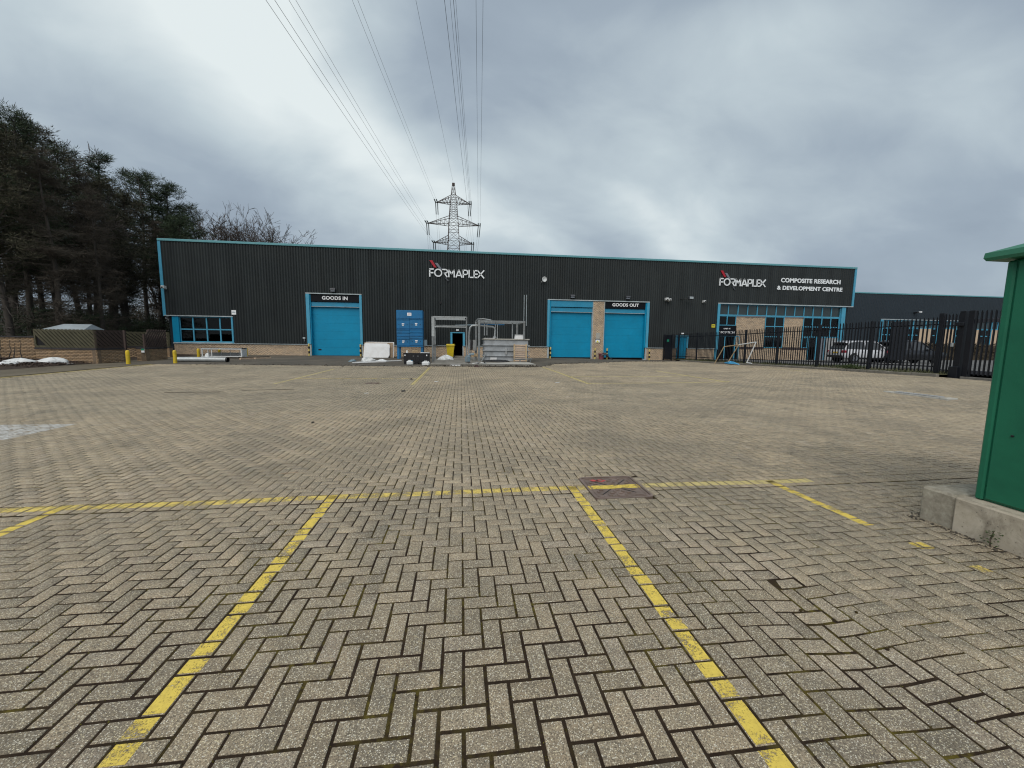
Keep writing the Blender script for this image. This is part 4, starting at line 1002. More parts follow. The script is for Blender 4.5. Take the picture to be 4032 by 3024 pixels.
# ------------------------------------------------------------------ parked cars
def car(loc, rz, paint, glass, label):
    t = empty('parked_car', loc, rz, label=label, cat='car', group='cars parked beyond the fence')
    # x: 0 rear .. 4.7 front
    st = [(0.0, .80, .62, .86), (.06, .88, .40, 1.02), (.45, .93, .34, 1.08), (1.6, .95, .30, 1.05), (3.2, .95, .30, 1.02), (4.1, .92, .34, .96), (4.55, .84, .40, .82), (4.68, .72, .46, .70)]
    secs = []
    for x, w, zb, zt in st:
        h = zt - zb
        secs.append([(x, -w * .90, zb), (x, w * .90, zb), (x, w, zb + h * .25), (x, w, zb + h * .7), (x, w * .95, zt - .02), (x, w * .82, zt), (x, -w * .82, zt), (x, -w * .95, zt - .02), (x, -w, zb + h * .7), (x, -w, zb + h * .25)])
    MB().loft(secs).build('body', MAT[paint], t, 35)
    gs = [(.14, .80, .74, 1.05, 1.16), (.55, .82, .70, 1.03, 1.60), (1.2, .84, .69, 1.03, 1.69), (2.2, .84, .69, 1.0, 1.69), (2.75, .83, .68, 1.0, 1.62), (3.55, .80, .72, 1.0, 1.04)]
    MB().loft([[(x, -a, zb), (x, a, zb), (x, b, zt), (x, -b, zt)] for x, a, b, zb, zt in gs]).build('window_band', MAT[glass], t, 20)
    MB().loft([[(x, -b - .015, zt - .05), (x, b + .015, zt - .05), (x, b - .06, zt + .025), (x, -b + .06, zt + .025)] for x, a, b, zb, zt in ((.28, 0, .70, 0, 1.60), (.6, 0, .70, 0, 1.65), (1.2, 0, .69, 0, 1.70), (2.2, 0, .69, 0, 1.70), (2.8, 0, .68, 0, 1.62))]).build('roof', MAT[paint], t, 35)
    for s_ in (-1, 1):
        for pts in (((.16, .82, 1.02), (.5, .73, 1.6)), ((1.75, .85, 1.02), (1.7, .71, 1.66)), ((3.5, .80, 1.02), (2.75, .70, 1.6))):
            MB().bar(*[(p[0], s_ * p[1], p[2]) for p in pts], .09, .05).build('pillar', MAT[paint], t)
        MB().tube([(.5, s_ * .62, 1.71), (1.0, s_ * .62, 1.77), (2.3, s_ * .62, 1.77), (2.7, s_ * .62, 1.70)], .018, 6).build('roof_rail', MAT['rim'], t)
        MB().box(-.01, .3, s_ * .66, s_ * .90, .74, .97, .03).build('tail_lamp', MAT['lamp_red'], t)
        MB().box(4.3, 4.6, s_ * .60, s_ * .84, .66, .80, .03).build('headlight', MAT['glass_light'], t)
        MB().box(2.85, 3.05, s_ * .86, s_ * 1.06, 1.0, 1.14, .03).build('mirror', MAT[paint], t)
        for hx_ in (1.45, 2.45): MB().box(hx_, hx_ + .2, s_ * .935, s_ * .975, .86, .90, .01).build('door_handle', MAT[paint], t)
        MB().box(.5, 4.2, s_ * .84, s_ * .935, .26, .40, .02).build('sill', MAT['black_detail'], t)
        for wx in (.88, 3.72):
            wh = empty('wheel', (wx, s_ * .84, .345)); wh.parent = t; wh.rotation_euler = (R(90), 0, 0)
            MB().lathe([(.20, -.115), (.31, -.115), (.345, -.08), (.345, .08), (.31, .115), (.20, .115)], n=24).build('tyre', MAT['tyre'], wh, 40)
            rimb = MB()
            for q in range(8):
                a = q * math.pi / 4; rimb.bar((.03 * math.cos(a), .03 * math.sin(a), s_ * -.10), (.22 * math.cos(a), .22 * math.sin(a), s_ * -.11), .035, .03)
            rimb.lathe([(.0, s_ * -.09), (.05, s_ * -.12), (.05, s_ * -.08)], n=10); rimb.lathe([(.205, s_ * -.115), (.235, s_ * -.120), (.235, s_ * -.10), (.205, s_ * -.10)], n=24)
            rimb.build('rim', MAT['rim'], wh)
            MB().lathe([(.20, -.05), (.20, .05)], n=20).build('hub', MAT['black_detail'], wh)
            MB().lathe([(.40, -.10), (.42, -.06), (.42, .06), (.40, .1)], n=24).build('wheel_arch', MAT['black_detail'], wh).location = (0, .02, 0)
    MB().box(-.03, .1, -.80, .80, .38, .56, .03).build('bumper', MAT['black_detail'], t); MB().box(-.025, .03, -.27, .27, .72, .84, .005).build('number_plate', MAT['plate_yellow'], t)
    MB().bar((.16, 0, 1.11), (.5, 0, 1.57), 1.42, .03, up=(1, 0, .5)).build('rear_window', MAT['car_glass'], t)
    MB().box(.18, .52, -.66, .66, 1.61, 1.67, .02).build('spoiler', MAT[paint], t)
    return t
def cpz(x, y): return gzf(x, y) + .105
car((30.75, 28.75, cpz(31, 28)), R(-10), 'car_white', 'car_glass_grey', 'white estate car with its rear to the fence in front of the reception')
car((33.75, 27.75, cpz(34, 27)), R(-8), 'car_dark', 'car_glass_grey', 'black car partly hidden by the solid panel behind the fence')

# ------------------------------------------------------------------ transmission tower and cables
TX, TY = -2.05, 121.0
def zof(z): return z
def tower():
    t = empty('transmission_tower', (TX, TY, 0), label='tall lattice electricity pylon rising behind the warehouse roof', cat='pylon')
    half = lambda z: np.interp(z, [0, 14, 28, 36, 41.8, 47.2], [5.2, 3.3, 1.75, 1.38, .95, .32])
    lv = [0, 7, 13, 18.5, 23, 26.5, 29.4, 31.6, 34, 36, 37.9, 39.2, 40.5, 41.8, 43.2, 44.6, 45.9, 47.2]
    legs, lat = MB(), MB()
    for a, b in zip(lv[:-1], lv[1:]):
        ha, hb = float(half(a)), float(half(b))
        for sx, sy in ((-1, -1), (1, -1), (1, 1), (-1, 1)): legs.bar((sx * ha, sy * ha, a), (sx * hb, sy * hb, b), .16 if b < 43 else .11)
        for k in range(4):
            c = [(-1, -1), (1, -1), (1, 1), (-1, 1)]; p, q = c[k], c[(k + 1) % 4]
            lat.bar((p[0] * ha, p[1] * ha, a), (q[0] * hb, q[1] * hb, b), .065); lat.bar((q[0] * ha, q[1] * ha, a), (p[0] * hb, p[1] * hb, b), .065)
            if a > 25: lat.bar((p[0] * hb, p[1] * hb, b), (q[0] * hb, q[1] * hb, b), .09)
    legs.build('legs', MAT['tower_steel'], t); lat.build('lattice', MAT['tower_steel'], t)
    MB().box(-.4, .4, -.4, .4, 46.9, 47.5).build('peak', MAT['tower_steel'], t)
    tips = {}
    for z, reach, dz in ((41.75, 4.9, 2.2), (35.75, 7.55, 2.2), (30.35, 5.65, 2.0)):
        h0 = float(half(z)); h1 = float(half(z + dz))
        for s_ in (-1, 1):
            mb = MB(); tip = (s_ * reach, 0, z + .12)
            for sy in (-1, 1):
                mb.bar((s_ * h0, sy * h0, z), tip, .13); mb.bar((s_ * h1, sy * h1, z + dz), tip, .13)
                n = 5
                for k in range(n):
                    f0, f1 = k / n, (k + 1) / n
                    lo = lambda f: Vector((s_ * h0, sy * h0, z)).lerp(Vector(tip), f); hi = lambda f: Vector((s_ * h1, sy * h1, z + dz)).lerp(Vector(tip), f)
                    if k: mb.bar(lo(f0), hi(f0), .07)
                    mb.bar(lo(f0), hi(f1) if k % 2 else hi(f1), .07)
            for k in range(1, 5):
                a_, b_ = Vector((s_ * h0, h0, z)).lerp(Vector(tip), k / 5), Vector((s_ * h0, -h0, z)).lerp(Vector(tip), k / 5); mb.bar(a_, b_, .07)
                b2_ = Vector((s_ * h0, -h0, z)).lerp(Vector(tip), (k - 1) / 5); mb.bar(a_, b2_, .06)
            mb.bar((s_ * (reach - .9), 0, z + .12), (s_ * (reach + .15), 0, z + .12), .2)
            mb.build('crossarm', MAT['tower_steel'], t)
            tips[(z, s_)] = tip
    return t, tips
tw, tips = tower()
DIR = Vector((-.0457, -1, -.092)).normalized()
DIRH = Vector((-.0457, -1, 0)).normalized()
def insul(parent, p, q):
    mb = MB(); p, q = Vector(p), Vector(q); d = q - p; L = d.length; n = 14
    pts, rs = [], []
    for k in range(n * 2 + 1): pts.append(p + d * (k / (n * 2))); rs.append(.16 if k % 2 else .085)
    mb.tube(pts, rs, 7); return mb.build('insulator', MAT['insulator'], parent)
names = {41.75: 'top', 35.75: 'middle', 30.35: 'bottom'}
def cable(P0, label, length=330, s0=.094, c=.00014, r=.015):
    P0 = Vector(P0); pts = []
    for k in range(34):
        u = length * (k / 33); pts.append(P0 + DIRH * u + Vector((0, 0, -s0 * u + c * u * u)))
    o = MB().tube(pts, r, 5).build('overhead_cable', MAT['wire']); tag(o, label, 'cable', 'overhead cables strung from the pylon'); return o
for (z, s_), tip in tips.items():
    for k, off in enumerate((-.28, .28)):
        side = 'left' if s_ < 0 else 'right'; wh = ('outer' if (off * s_ > 0) else 'inner')
        a = Vector((tip[0] + off, 0, z + .1))
        b = a + DIRH * 3.6 + Vector((0, 0, -.33))
        insul(tw, a, b)
        cable(b + Vector((TX, TY, 0)) , f'thin grey overhead cable, {wh} one of the {side} pair leaving the {names[z]} pylon arm')
        e_ = a + Vector((-.25 if s_ > 0 else .05, 1.6, -2.9)); insul(tw, a, e_)
        dl = MB().tube([e_, e_ + Vector((-.3 if s_ > 0 else .1, 1.5, -3)), e_ + Vector((-2.2 if s_ > 0 else .6, 8, -16)), e_ + Vector((-3.5 if s_ > 0 else 1, 12, -26))], .02, 5)
        dl.build('down_lead', MAT['wire'], tw)
cable((TX, TY, 47.3), 'single thin earth wire leaving the very top of the pylon', s0=.090, r=.018)

# ------------------------------------------------------------------ green cabinet on its plinth
pl = empty('cabinet_plinth', (4.2, 2.9, 0), label='low weathered concrete plinth under the green cabinet', cat='plinth'); pl.location = (0, 0, 0)
def conc(name):
    t = NT(name)
    c = t.ramp(t.noise(3.5, 6, .7, .3), [(.3, (.30, .26, .20)), (.5, (.45, .395, .31)), (.72, (.56, .50, .405))])
    c = t.mix(c, (.12, .10, .075), t.math('MULTIPLY', t.ramp(t.noise(5, 5, .7, .6, stretch=(1, 1, .5)), [(.5, 0.), (.72, 1.)]), .7))
    c = t.mix(c, (.06, .05, .04), t.ramp(t.noise(70, 2), [(.26, .9), (.33, 0.)]))
    t.col(c); t.bump(t.noise(60, 5, .7), .5, .006); return t.set(.9, 0, .2)
MAT['concrete'] = conc('concrete')
t_ = NT('concrete_rough'); c_ = t_.ramp(t_.noise(14, 6, .75, .4), [(.3, (.22, .195, .15)), (.55, (.38, .345, .275)), (.75, (.54, .50, .41))]); t_.col(c_); t_.bump(t_.noise(45, 6, .8), .9, .012); MAT['concrete_rough'] = t_.set(.92, 0, .2)
MB().box(4.19, 6.1, .4, 2.70, -.06, .292, .012).build('block', MAT['concrete'], pl)
MB().box(4.21, 6.1, 2.706, 2.96, -.06, .296, .018).build('end_block', MAT['concrete_rough'], pl)
cab = empty('electrical_cabinet', (4.4, 2.6, .29), label='tall green metal cabinet with overhanging lid at the right edge', cat='cabinet'); cab.location = (0, 0, 0)
CX = 4.33
MB().box(CX + .004, 6.0, .55, 2.645, .2925, 2.26, .012).build('body', MAT['green_cab'], cab)
MB().box(CX - .014, CX + .06, 2.607, 2.66, .294, 2.25, .012).build('corner_trim', MAT['green_cab'], cab)
MB().box(CX - .01, CX + .02, 1.55, 2.60, .31, 2.25, .010).build('door', MAT['green_cab'], cab)
MB().box(CX - .012, CX + .02, .6, 1.54, .31, 2.25, .010).build('door', MAT['green_cab'], cab)
lid = MB()
x0, x1, y0, y1 = CX - .10, 6.2, .4, 2.735
lid.loft([[(x0, y0, 2.262), (x1, y0, 2.262), (x1, y1, 2.262), (x0, y1, 2.262)], [(x0 - .012, y0, 2.285), (x1, y0, 2.285), (x1, y1 + .012, 2.285), (x0 - .012, y1 + .012, 2.285)], [(x0 - .008, y0, 2.325), (x1, y0, 2.325), (x1, y1 + .008, 2.325), (x0 - .008, y1 + .008, 2.325)], [(x0 + .15, y0 + .15, 2.385), (x1 - .15, y0 + .15, 2.385), (x1 - .15, y1 - .15, 2.385), (x0 + .15, y1 - .15, 2.385)], [(x0 + .5, y0 + .5, 2.44), (x1 - .5, y0 + .5, 2.44), (x1 - .5, y1 - .5, 2.44), (x0 + .5, y1 - .5, 2.44)]])
lid.build('lid', MAT['green_lid'], cab)
MB().box(CX - .022, CX - .008, 2.475, 2.493, .865, .88, .004).build('door_bolt', MAT['black_detail'], cab)
wd = empty('weed', (4.15, 2.42, 0), label='small dark weed growing at the foot of the plinth', cat='weed')
mb = MB()
for k in range(46):
    a = random.uniform(0, 6.28); r_ = random.uniform(.0, .035); h = random.uniform(.02, .13); l = random.uniform(.012, .025); d = random.uniform(0, 6.28)
    p = Vector((r_ * math.cos(a) * (1.2 - h * 4), r_ * math.sin(a) * 2 * (1.3 - h * 4), .0 + h)); u = Vector((math.cos(d), math.sin(d), random.uniform(-.4, .6))) * l; w = Vector((-math.sin(d), math.cos(d), .2)) * l * .4
    mb.add([p - w * .3, p + u * .5 - w, p + u, p + u * .5 + w], [(0, 1, 2, 3)])
mb.build('leaves', MAT['weed'], wd); MB().tube([(.0, 0, -.01), (.01, .01, .06), (.0, -.01, .13)], [.006, .005, .003], 5).build('stem', MAT['stick'], wd)

rg = np.random.default_rng(77); mb = MB()
for k in range(260):
    y = rg.uniform(.6, 3.0); x = 4.175 - abs(rg.normal(0, .035)); s_ = rg.uniform(.002, .007)
    if k % 5 == 0: x, y = rg.uniform(4.2, 4.6), 2.985 + abs(rg.normal(0, .02))
    Mq = Matrix.Translation((x, y, gzf(x, y) + s_ * .3)) @ Euler((0, 0, rg.uniform(0, 3))).to_matrix().to_4x4(); mb.box(-s_ * 1.5, s_ * 1.5, -s_, s_, -s_ * .6, s_ * .6, s_ * .3, M=Mq)
tag(mb.build('grit', MAT['rubble']), 'grit and dead leaves gathered along the foot of the plinth', 'grit', kind='stuff')
# ------------------------------------------------------------------ manhole cover
mh = empty('manhole_cover', ((MH[0] + MH[1]) / 2, (MH[2] + MH[3]) / 2, .004), label='square iron manhole cover crossed by the yellow line', cat='manhole')
def rrect(w, h, r, n=5):
    pts = []
    for sx, sy, a0 in ((1, 1, 0), (-1, 1, 90), (-1, -1, 180), (1, -1, 270)):
        for k in range(n + 1): pts.append((sx * (w - r) + r * math.cos(R(a0 + 90 * k / n)), sy * (h - r) + r * math.sin(R(a0 + 90 * k / n))))
    return pts
mb = MB(); o_, i_ = rrect(.315, .315, .06), rrect(.292, .292, .045); n = len(o_)
vs = [(x, y, -.05) for x, y in o_] + [(x, y, .004) for x, y in o_] + [(x, y, .004) for x, y in i_] + [(x, y, -.02) for x, y in i_]
mb.add(vs, [(a + k * n, (a + 1) % n + k * n, (a + 1) % n + (k + 1) * n, a + (k + 1) * n) for k in range(3) for a in range(n)]); mb.build('frame', MAT['iron'], mh)
i2 = rrect(.286, .286, .04); MB().prism(i2, lambda x, y: (x, y, -.03), lambda x, y: (x, y, -.004)).build('plate', MAT['iron'], mh)
rb_ = MB(); i3 = rrect(.262, .262, .03)
for k in range(len(i3)): rb_.bar((*i3[k], -.003), (*i3[(k + 1) % len(i3)], -.003), .012, .008)
rb_.build('rim_rib', MAT['iron'], mh)
stud = MB().box(-.022, .022, -.011, .011, -.005, .0085, .003).mesh('stud', MAT['iron'])
for a in range(-5, 6):
    for b in range(-5, 6):
        if (a + b) % 2 or abs(abs(a) - abs(b)) == 0 and abs(a) > 1: continue
        if a > 2 and b < -2 or (a < -3 and b > 3) or abs(b) < 2: continue
        ob = bpy.data.objects.new('stud', stud); COL.objects.link(ob); ob.parent = mh; ob.location = (a * .045, b * .045, 0); ob.rotation_euler = (0, 0, R(90) if (a % 2) else 0)
for s1 in (1, -1):
    MB().bar((-.2 * s1, -.2, -.003), (-.06 * s1, -.06, -.003), .008, .006).build('key_slot', MAT['black_detail'], mh); MB().bar((.2 * s1, .2, -.003), (.06 * s1, .06, -.003), .008, .006).build('key_slot', MAT['black_detail'], mh)
cp_ = MB().prism([(.13, -.245), (.235, -.235), (.25, -.13), (.22, -.11)], lambda x, y: (x, y, -.004), lambda x, y: (x, y, .001)); cp_.build('corner_plate', MAT['iron'], mh)
mb = MB(); q_ = np.linspace(-.285, .285, 40)
mb.add([(x, y, -.001) for x in q_ for y in (-.05 + .003 * math.sin(x * 23), .05 + .003 * math.cos(x * 31))], [(2 * k, 2 * k + 2, 2 * k + 3, 2 * k + 1) for k in range(39)])
o = mb.build('paint_stripe', MAT['paint_fresh'], mh)
mb = MB()
for cxx, cyy, rr, sq in ((-.155, .205, .045, .6), (-.075, .19, .05, .7), (-.115, .2, .02, .6)):
    pts = [(cxx + rr * (1 + .25 * math.sin(5 * a + cxx * 40)) * math.cos(a), cyy + rr * sq * (1 + .2 * math.cos(3 * a)) * math.sin(a), .0002) for a in np.linspace(0, 6.28, 15)[:-1]]
    mb.add(pts, [tuple(range(14))])
mb.build('red_mark', MAT['red_mark'], mh)

# drains
dr = empty('drain_grate', (-3.09, 14.16, gzf(-3.1, 14.2)), label='small dark drain grate in the yard before the left door', cat='drain')
MB().box(-.22, .22, -.16, .16, -.06, -.02).build('pit', MAT['black_detail'], dr)
for k in range(6): MB().box(-.21, .21, -.15 + k * .055, -.125 + k * .055, -.02, .004).build('bar', MAT['iron'], dr)
dr = empty('drain_channel', (12.86, 9.45, gzf(12.9, 9.4)), label='broken concrete drainage channel in the paving on the right', cat='drain')
MB().box(-.15, -.10, -.62, .55, -.06, .028, .008).build('edge', MAT['slab_pale'], dr); MB().box(.10, .15, -.62, .5, -.06, .024, .008).build('edge', MAT['slab_pale'], dr)
for k in range(9): MB().box(-.10, .10, -.60 + k * .125, -.51 + k * .125, -.03, .06, .006).build('bar', MAT['box_grey'], dr)
MB().box(-.16, .18, -.84, -.66, -.03, .04, .012).build('loose_block', MAT['slab_pale'], dr); MB().box(-.1, .1, .62, .80, -.02, .035, .012).build('loose_block', MAT['slab_pale'], dr)


# ------------------------------------------------------------------ bollards and guard posts
def bollard(x, y, h, label):
    t = empty('bollard', (x, y, gzf(x, y)), label=label, cat='bollard', group='yellow bollards at the left of the yard')
    MB().lathe([(.085, -.05), (.085, h - .14), (.078, h - .05), (.05, h - .01), (.0, h)], n=18).build('post', MAT['bollard'], t, 50)
    MB().lathe([(.09, 0), (.092, .02), (.088, .03)], n=18).build('collar', MAT['bollard'], t)
bollard(-17.19, 22.76, .72, 'yellow bollard in front of the timber enclosure opening'); bollard(-15.46, 23.51, .72, 'yellow bollard at the left end of the long steel pipe')
bollard(-17.55, 28.9, .62, 'yellow bollard behind the steel pipe, left of the white trolley'); bollard(-16.4, 29.2, .62, 'yellow bollard seen through the left end of the white trolley'); bollard(-15.9, 31.6, .62, 'yellow bollard close to the brick plinth behind the trolley')
def guard(x, y, h, label):
    t = empty('guard_post', (x, y, gzf(x, y)), label=label, cat='post', group='black and yellow guard posts beside the loading doors'); n = 5
    for k in range(n): MB().lathe([(.065, k * h / n - (.05 if k == 0 else 0)), (.065, (k + 1) * h / n)], n=14).build('band', MAT['post_yellow' if k % 2 == 0 else 'post_black'], t, 50)
    MB().lathe([(.065, h), (.05, h + .03), (0, h + .035)], n=14).build('cap', MAT['post_yellow'], t, 50)
guard(-11.85, 32.65, .93, 'black and yellow guard post left of the GOODS IN door'); guard(-7.95, 32.6, .93, 'black and yellow guard post right of the GOODS IN door')
guard(7.55, 32.6, .93, 'black and yellow guard post left of the middle blue door'); guard(11.45, 32.5, .93, 'black and yellow guard post at the left foot of the brick pier')
guard(12.45, 32.3, .93, 'black and yellow guard post at the right foot of the brick pier'); guard(16.4, 32.5, .93, 'black and yellow guard post right of the GOODS OUT door')

# ------------------------------------------------------------------ clutter, left part
pz = gzf(-14.7, 24.6)
pp = empty('steel_pipe', (-14.7, 24.6, pz), label='long silver steel pipe lying on the ground beside a bollard', cat='pipe')
MB().tube([(-1.36, .05, .15), (0, .03, .15), (1.33, -.05, .14)], .14, 20, False).build('tube_wall', MAT['galv'], pp, 40); MB().tube([(-1.36, .05, .15), (0, .03, .15), (1.33, -.05, .14)], .128, 20, False).build('bore', MAT['black_detail'], pp, 40)
MB().tube([(1.25, -.047, .14), (1.34, -.05, .14)], .147, 20, False).build('end_band', MAT['black_detail'], pp, 40)
bg_ = empty('crumpled_bag', (-15.0, 25.5, gzf(-15, 25.5)), label='small crumpled white bag behind the steel pipe', cat='bag')
def blob(w, d, h, seed, m, parent, name, n=14, rows=7, amp=.3):
    rg = np.random.default_rng(seed); ph = rg.uniform(0, 6, 6); mb = MB(); vs, fs = [], []
    for i in range(rows):
        a = (i / (rows - 1)) * math.pi / 2
        for k in range(n):
            b = 2 * math.pi * k / n; r_ = 1 + amp * (math.sin(2 * b + ph[0]) * .5 + math.sin(3 * b + ph[1] + a * 2) * .4 + math.sin(5 * b + ph[2] + a * 5) * .3 + rg.normal(0, .15))
            vs.append((w * math.cos(a) * math.cos(b) * r_, d * math.cos(a) * math.sin(b) * r_, h * math.sin(a) * (1 + amp * .6 * math.sin(3 * b + ph[3]))))
    for i in range(rows - 1):
        for k in range(n): p, q = i * n + k, i * n + (k + 1) % n; fs.append((p, q, q + n, p + n))
    mb.add(vs, fs); return mb.build(name, MAT[m], parent, 60)
blob(.13, .12, .42, 3, 'white_plastic', bg_, 'bag')
tr = empty('trolley', (-15.75, 28.6, gzf(-15.7, 28.5)), R(4), label='low white frame trolley with dark top against the brick plinth', cat='trolley')
for x in (-1.15, 1.15):
    for y in (-.35, .35): MB().box(x - .03, x + .03, y - .03, y + .03, .12, .66, .005).build('leg', MAT['white_plastic'], tr)
MB().box(-1.2, 1.2, -.4, .4, .66, .70, .008).build('top', MAT['cap_dark'], tr); MB().box(-1.2, 1.2, -.4, .4, .10, .145, .008).build('shelf', MAT['white_plastic'], tr)
for y in (-.385, .385): MB().box(-1.2, 1.2, y - .012, y + .012, .60, .66).build('rail', MAT['white_plastic'], tr)
MB().box(1.17, 1.2, -.36, .36, .15, .6).build('end_panel', MAT['white_plastic'], tr); MB().box(-.62, -.58, -.37, -.33, .15, .6).build('stile', MAT['white_plastic'], tr)
MB().box(-1.1, 1.1, .3, .34, .15, .38).build('back_panel', MAT['box_grey'], tr)
for x in (-.35, .2, .75): MB().box(x - .015, x + .015, .27, .3, .15, .6).build('stile', MAT['white_plastic'], tr)
for x in (-1.0, 1.0):
    for y in (-.3, .3): MB().tube([(x, y - .02, .05), (x, y + .02, .05)], .05, 12).build('castor', MAT['tyre'], tr)
for k, (x, y, r_, lb) in enumerate(((-13.75, 27.6, 28, 'short sawn timber offcut, left of the two by the trolley'), (-13.2, 28.2, 32, 'short sawn timber offcut, right of the two by the trolley'))):
    o = empty('timber_offcut', (x, y, gzf(x, y)), R(r_ + 35), label=lb, cat='timber'); MB().box(-.6, .6, -.07, .07, .0, .1, .006).build('plank', MAT['pallet_wood'], o); MB().box(-.5, .5, -.05, .09, .1, .16, .006).build('plank', MAT['stick'], o)

# enclosure with brick base and diagonal timber boards
EN = empty('bin_enclosure', (-18.75, 22.93, .2), label='low brick enclosure topped with diagonal timber boards at the left', cat='enclosure'); EN.location = (0, 0, 0)
def frameM(p0, p1):
    """local x runs from p0 to p1, front face looks to the right-hand side of the run (-local y)"""
    d = Vector((p1[0] - p0[0], p1[1] - p0[1], 0)); L = d.length; d.normalize()
    Mx = Matrix(((d.x, -d.y, 0, p0[0]), (d.y, d.x, 0, p0[1]), (0, 0, 1, 0), (0, 0, 0, 1))); return Mx, L
def boards(Mx, L, z0, z1, m, lean, parent, w=.145, skip=(), clip_tl=False):
    """45 degree boards clipped to the rectangle"""
    h = z1 - z0; step = .215; k0 = int(-h / step) - 1; idx = 0
    def clip(poly, f):
        out = []
        for i in range(len(poly)):
            a, b = poly[i], poly[(i + 1) % len(poly)]; fa, fb = f(a), f(b)
            if fa >= 0: out.append(a)
            if fa * fb < 0: tt = fa / (fa - fb); out.append((a[0] + (b[0] - a[0]) * tt, a[1] + (b[1] - a[1]) * tt))
        return out
    x = -h
    while x < L + h:
        s_ = lean; a0 = x
        poly = [(a0, 0), (a0 + w, 0), (a0 + w + s_ * h, h), (a0 + s_ * h, h)]
        poly = clip(poly, lambda p: p[0] - .02)
        if len(poly) > 2: poly = clip(poly, lambda p: L - .02 - p[0])
        if clip_tl and len(poly) > 2: poly = clip(poly, lambda p: (p[0] + .35 - (p[1] - h + .35) * 1.0) - .35 + .35 * 0)
        if len(poly) > 2 and idx not in skip:
            jz = random.uniform(-.004, .004)
            MB().prism(poly, lambda a, b: Mx @ Vector((a, -.012 + jz, z0 + b)), lambda a, b: Mx @ Vector((a, -.034 + jz, z0 + b))).build('board', MAT[m], parent)
        idx += 1; x += .215
def enc_wall(p0, p1, m, lean, z0=.05, zb=.90, zt=1.95, skip=(), boards_on=True, clip_tl=False, thick=.22):
    Mx, L = frameM(p0, p1)
    brickwork(EN, 0, L, z0, zb, 0, 'brick_wall', 'mortar_dark', M=Mx, dep=thick)
    MB().box(-.02, L + .02, -.03, thick + .02, zb, zb + .09, .01, M=Mx).build('coping', MAT['cap_dark'], EN)
    if boards_on:
        boards(Mx, L, zb + .1, zt, m, lean, EN, skip=skip, clip_tl=clip_tl)
        MB().box(.02, L - .02, .06, .075, zb + .1, zt - .05 - (.35 if clip_tl else 0), M=Mx).build('gap_shade', MAT['dark_void'], EN)  # dark sheet added behind the boards, standing in for the shaded interior
        for x in (.03, L - .03): MB().box(x - .04, x + .04, .0, .08, zb + .09, zt + (-.3 if clip_tl and x < .5 else 0), M=Mx).build('post', MAT[m], EN)
        MB().box(0, L, .02, .05, zb + .1, zb + .2, M=Mx).build('rail', MAT[m], EN); MB().box(.3 if clip_tl else 0, L, .02, .05, zt - .12, zt - .03, M=Mx).build('rail', MAT[m], EN)
enc_wall((-22.05, 23.52), (-18.75, 22.93), 'timber_green', -1, skip=(6, 7))
enc_wall((-18.75, 22.93), (-18.58, 24.40), 'timber_brown', -1)
enc_wall((-18.15, 25.28), (-18.34, 27.25), 'timber_brown', 1, zt=2.06, clip_tl=True)
enc_wall((-18.72, 25.42), (-18.15, 25.28), 'timber_brown', 1, boards_on=False)
enc_wall((-22.6, 27.3), (-20.3, 29.6), 'timber_green', -1)
enc_wall((-20.3, 29.6), (-19.45, 29.1), 'timber_green', -1)
MB().box(-20.55, -20.45, 27.0, 27.1, .1, 2.0).build('post', MAT['timber_brown'], EN)
small = empty('notice', (-18.32, 25.27, .83), R(-14), label='green and white notice on the end of the low brick wall', cat='sign')
MB().box(-.0, .2, -.045, -.03, -.12, .1).build('plate', MAT['sign_white'], small); MB().box(.0, .2, -.049, -.0455, .0, .1).build('print', MAT['green_sign'], small)
ro = empty('shelter_roof', (-20.7, 24.2, 1.9), label='pale grey hipped roof over the timber enclosure', cat='roof')
mb = MB(); ex0, ex1, ey0, ey1 = -1.0, .95, -.6, .62; zz0, zz1 = .06, .35
mb.add([(ex0, ey0, zz0), (ex1, ey0, zz0), (ex1, ey1, zz0), (ex0, ey1, zz0), (ex0 + .5, 0, zz1), (ex1 - .12, 0, zz1), (ex0 + .45, .0, zz1)], [(0, 1, 5, 4), (1, 2, 5), (2, 3, 4, 5), (3, 0, 4), (3, 2, 1, 0)]); mb.build('roof_sheet', MAT['roof_grey'], ro)
MB().box(ex0, ex1, ey0, ey0 + .03, .0, .058).build('fascia', MAT['grey_trim'], ro)
for x, y in ((ex0 + .1, ey0 + .1), (ex1 - .1, ey0 + .1), (ex0 + .1, ey1 - .1), (ex1 - .1, ey1 - .1)): MB().box(x - .04, x + .04, y - .04, y + .04, -1.7, .058).build('post', MAT['timber_brown'], ro)
bw = empty('garden_wall', (-22.1, 23.5, .2), label='long low brick wall left of the timber enclosure', cat='wall'); bw.location = (0, 0, 0)
Mx, L = frameM((-30, 23.2), (-22.1, 23.6)); brickwork(bw, 0, L, 0, 1.5, 0, 'brick_wall', 'mortar_dark', M=Mx, dep=.22); MB().box(-.02, L + .02, -.03, .24, 1.5, 1.57, .01, M=Mx).build('coping', MAT['cap_dark'], bw)
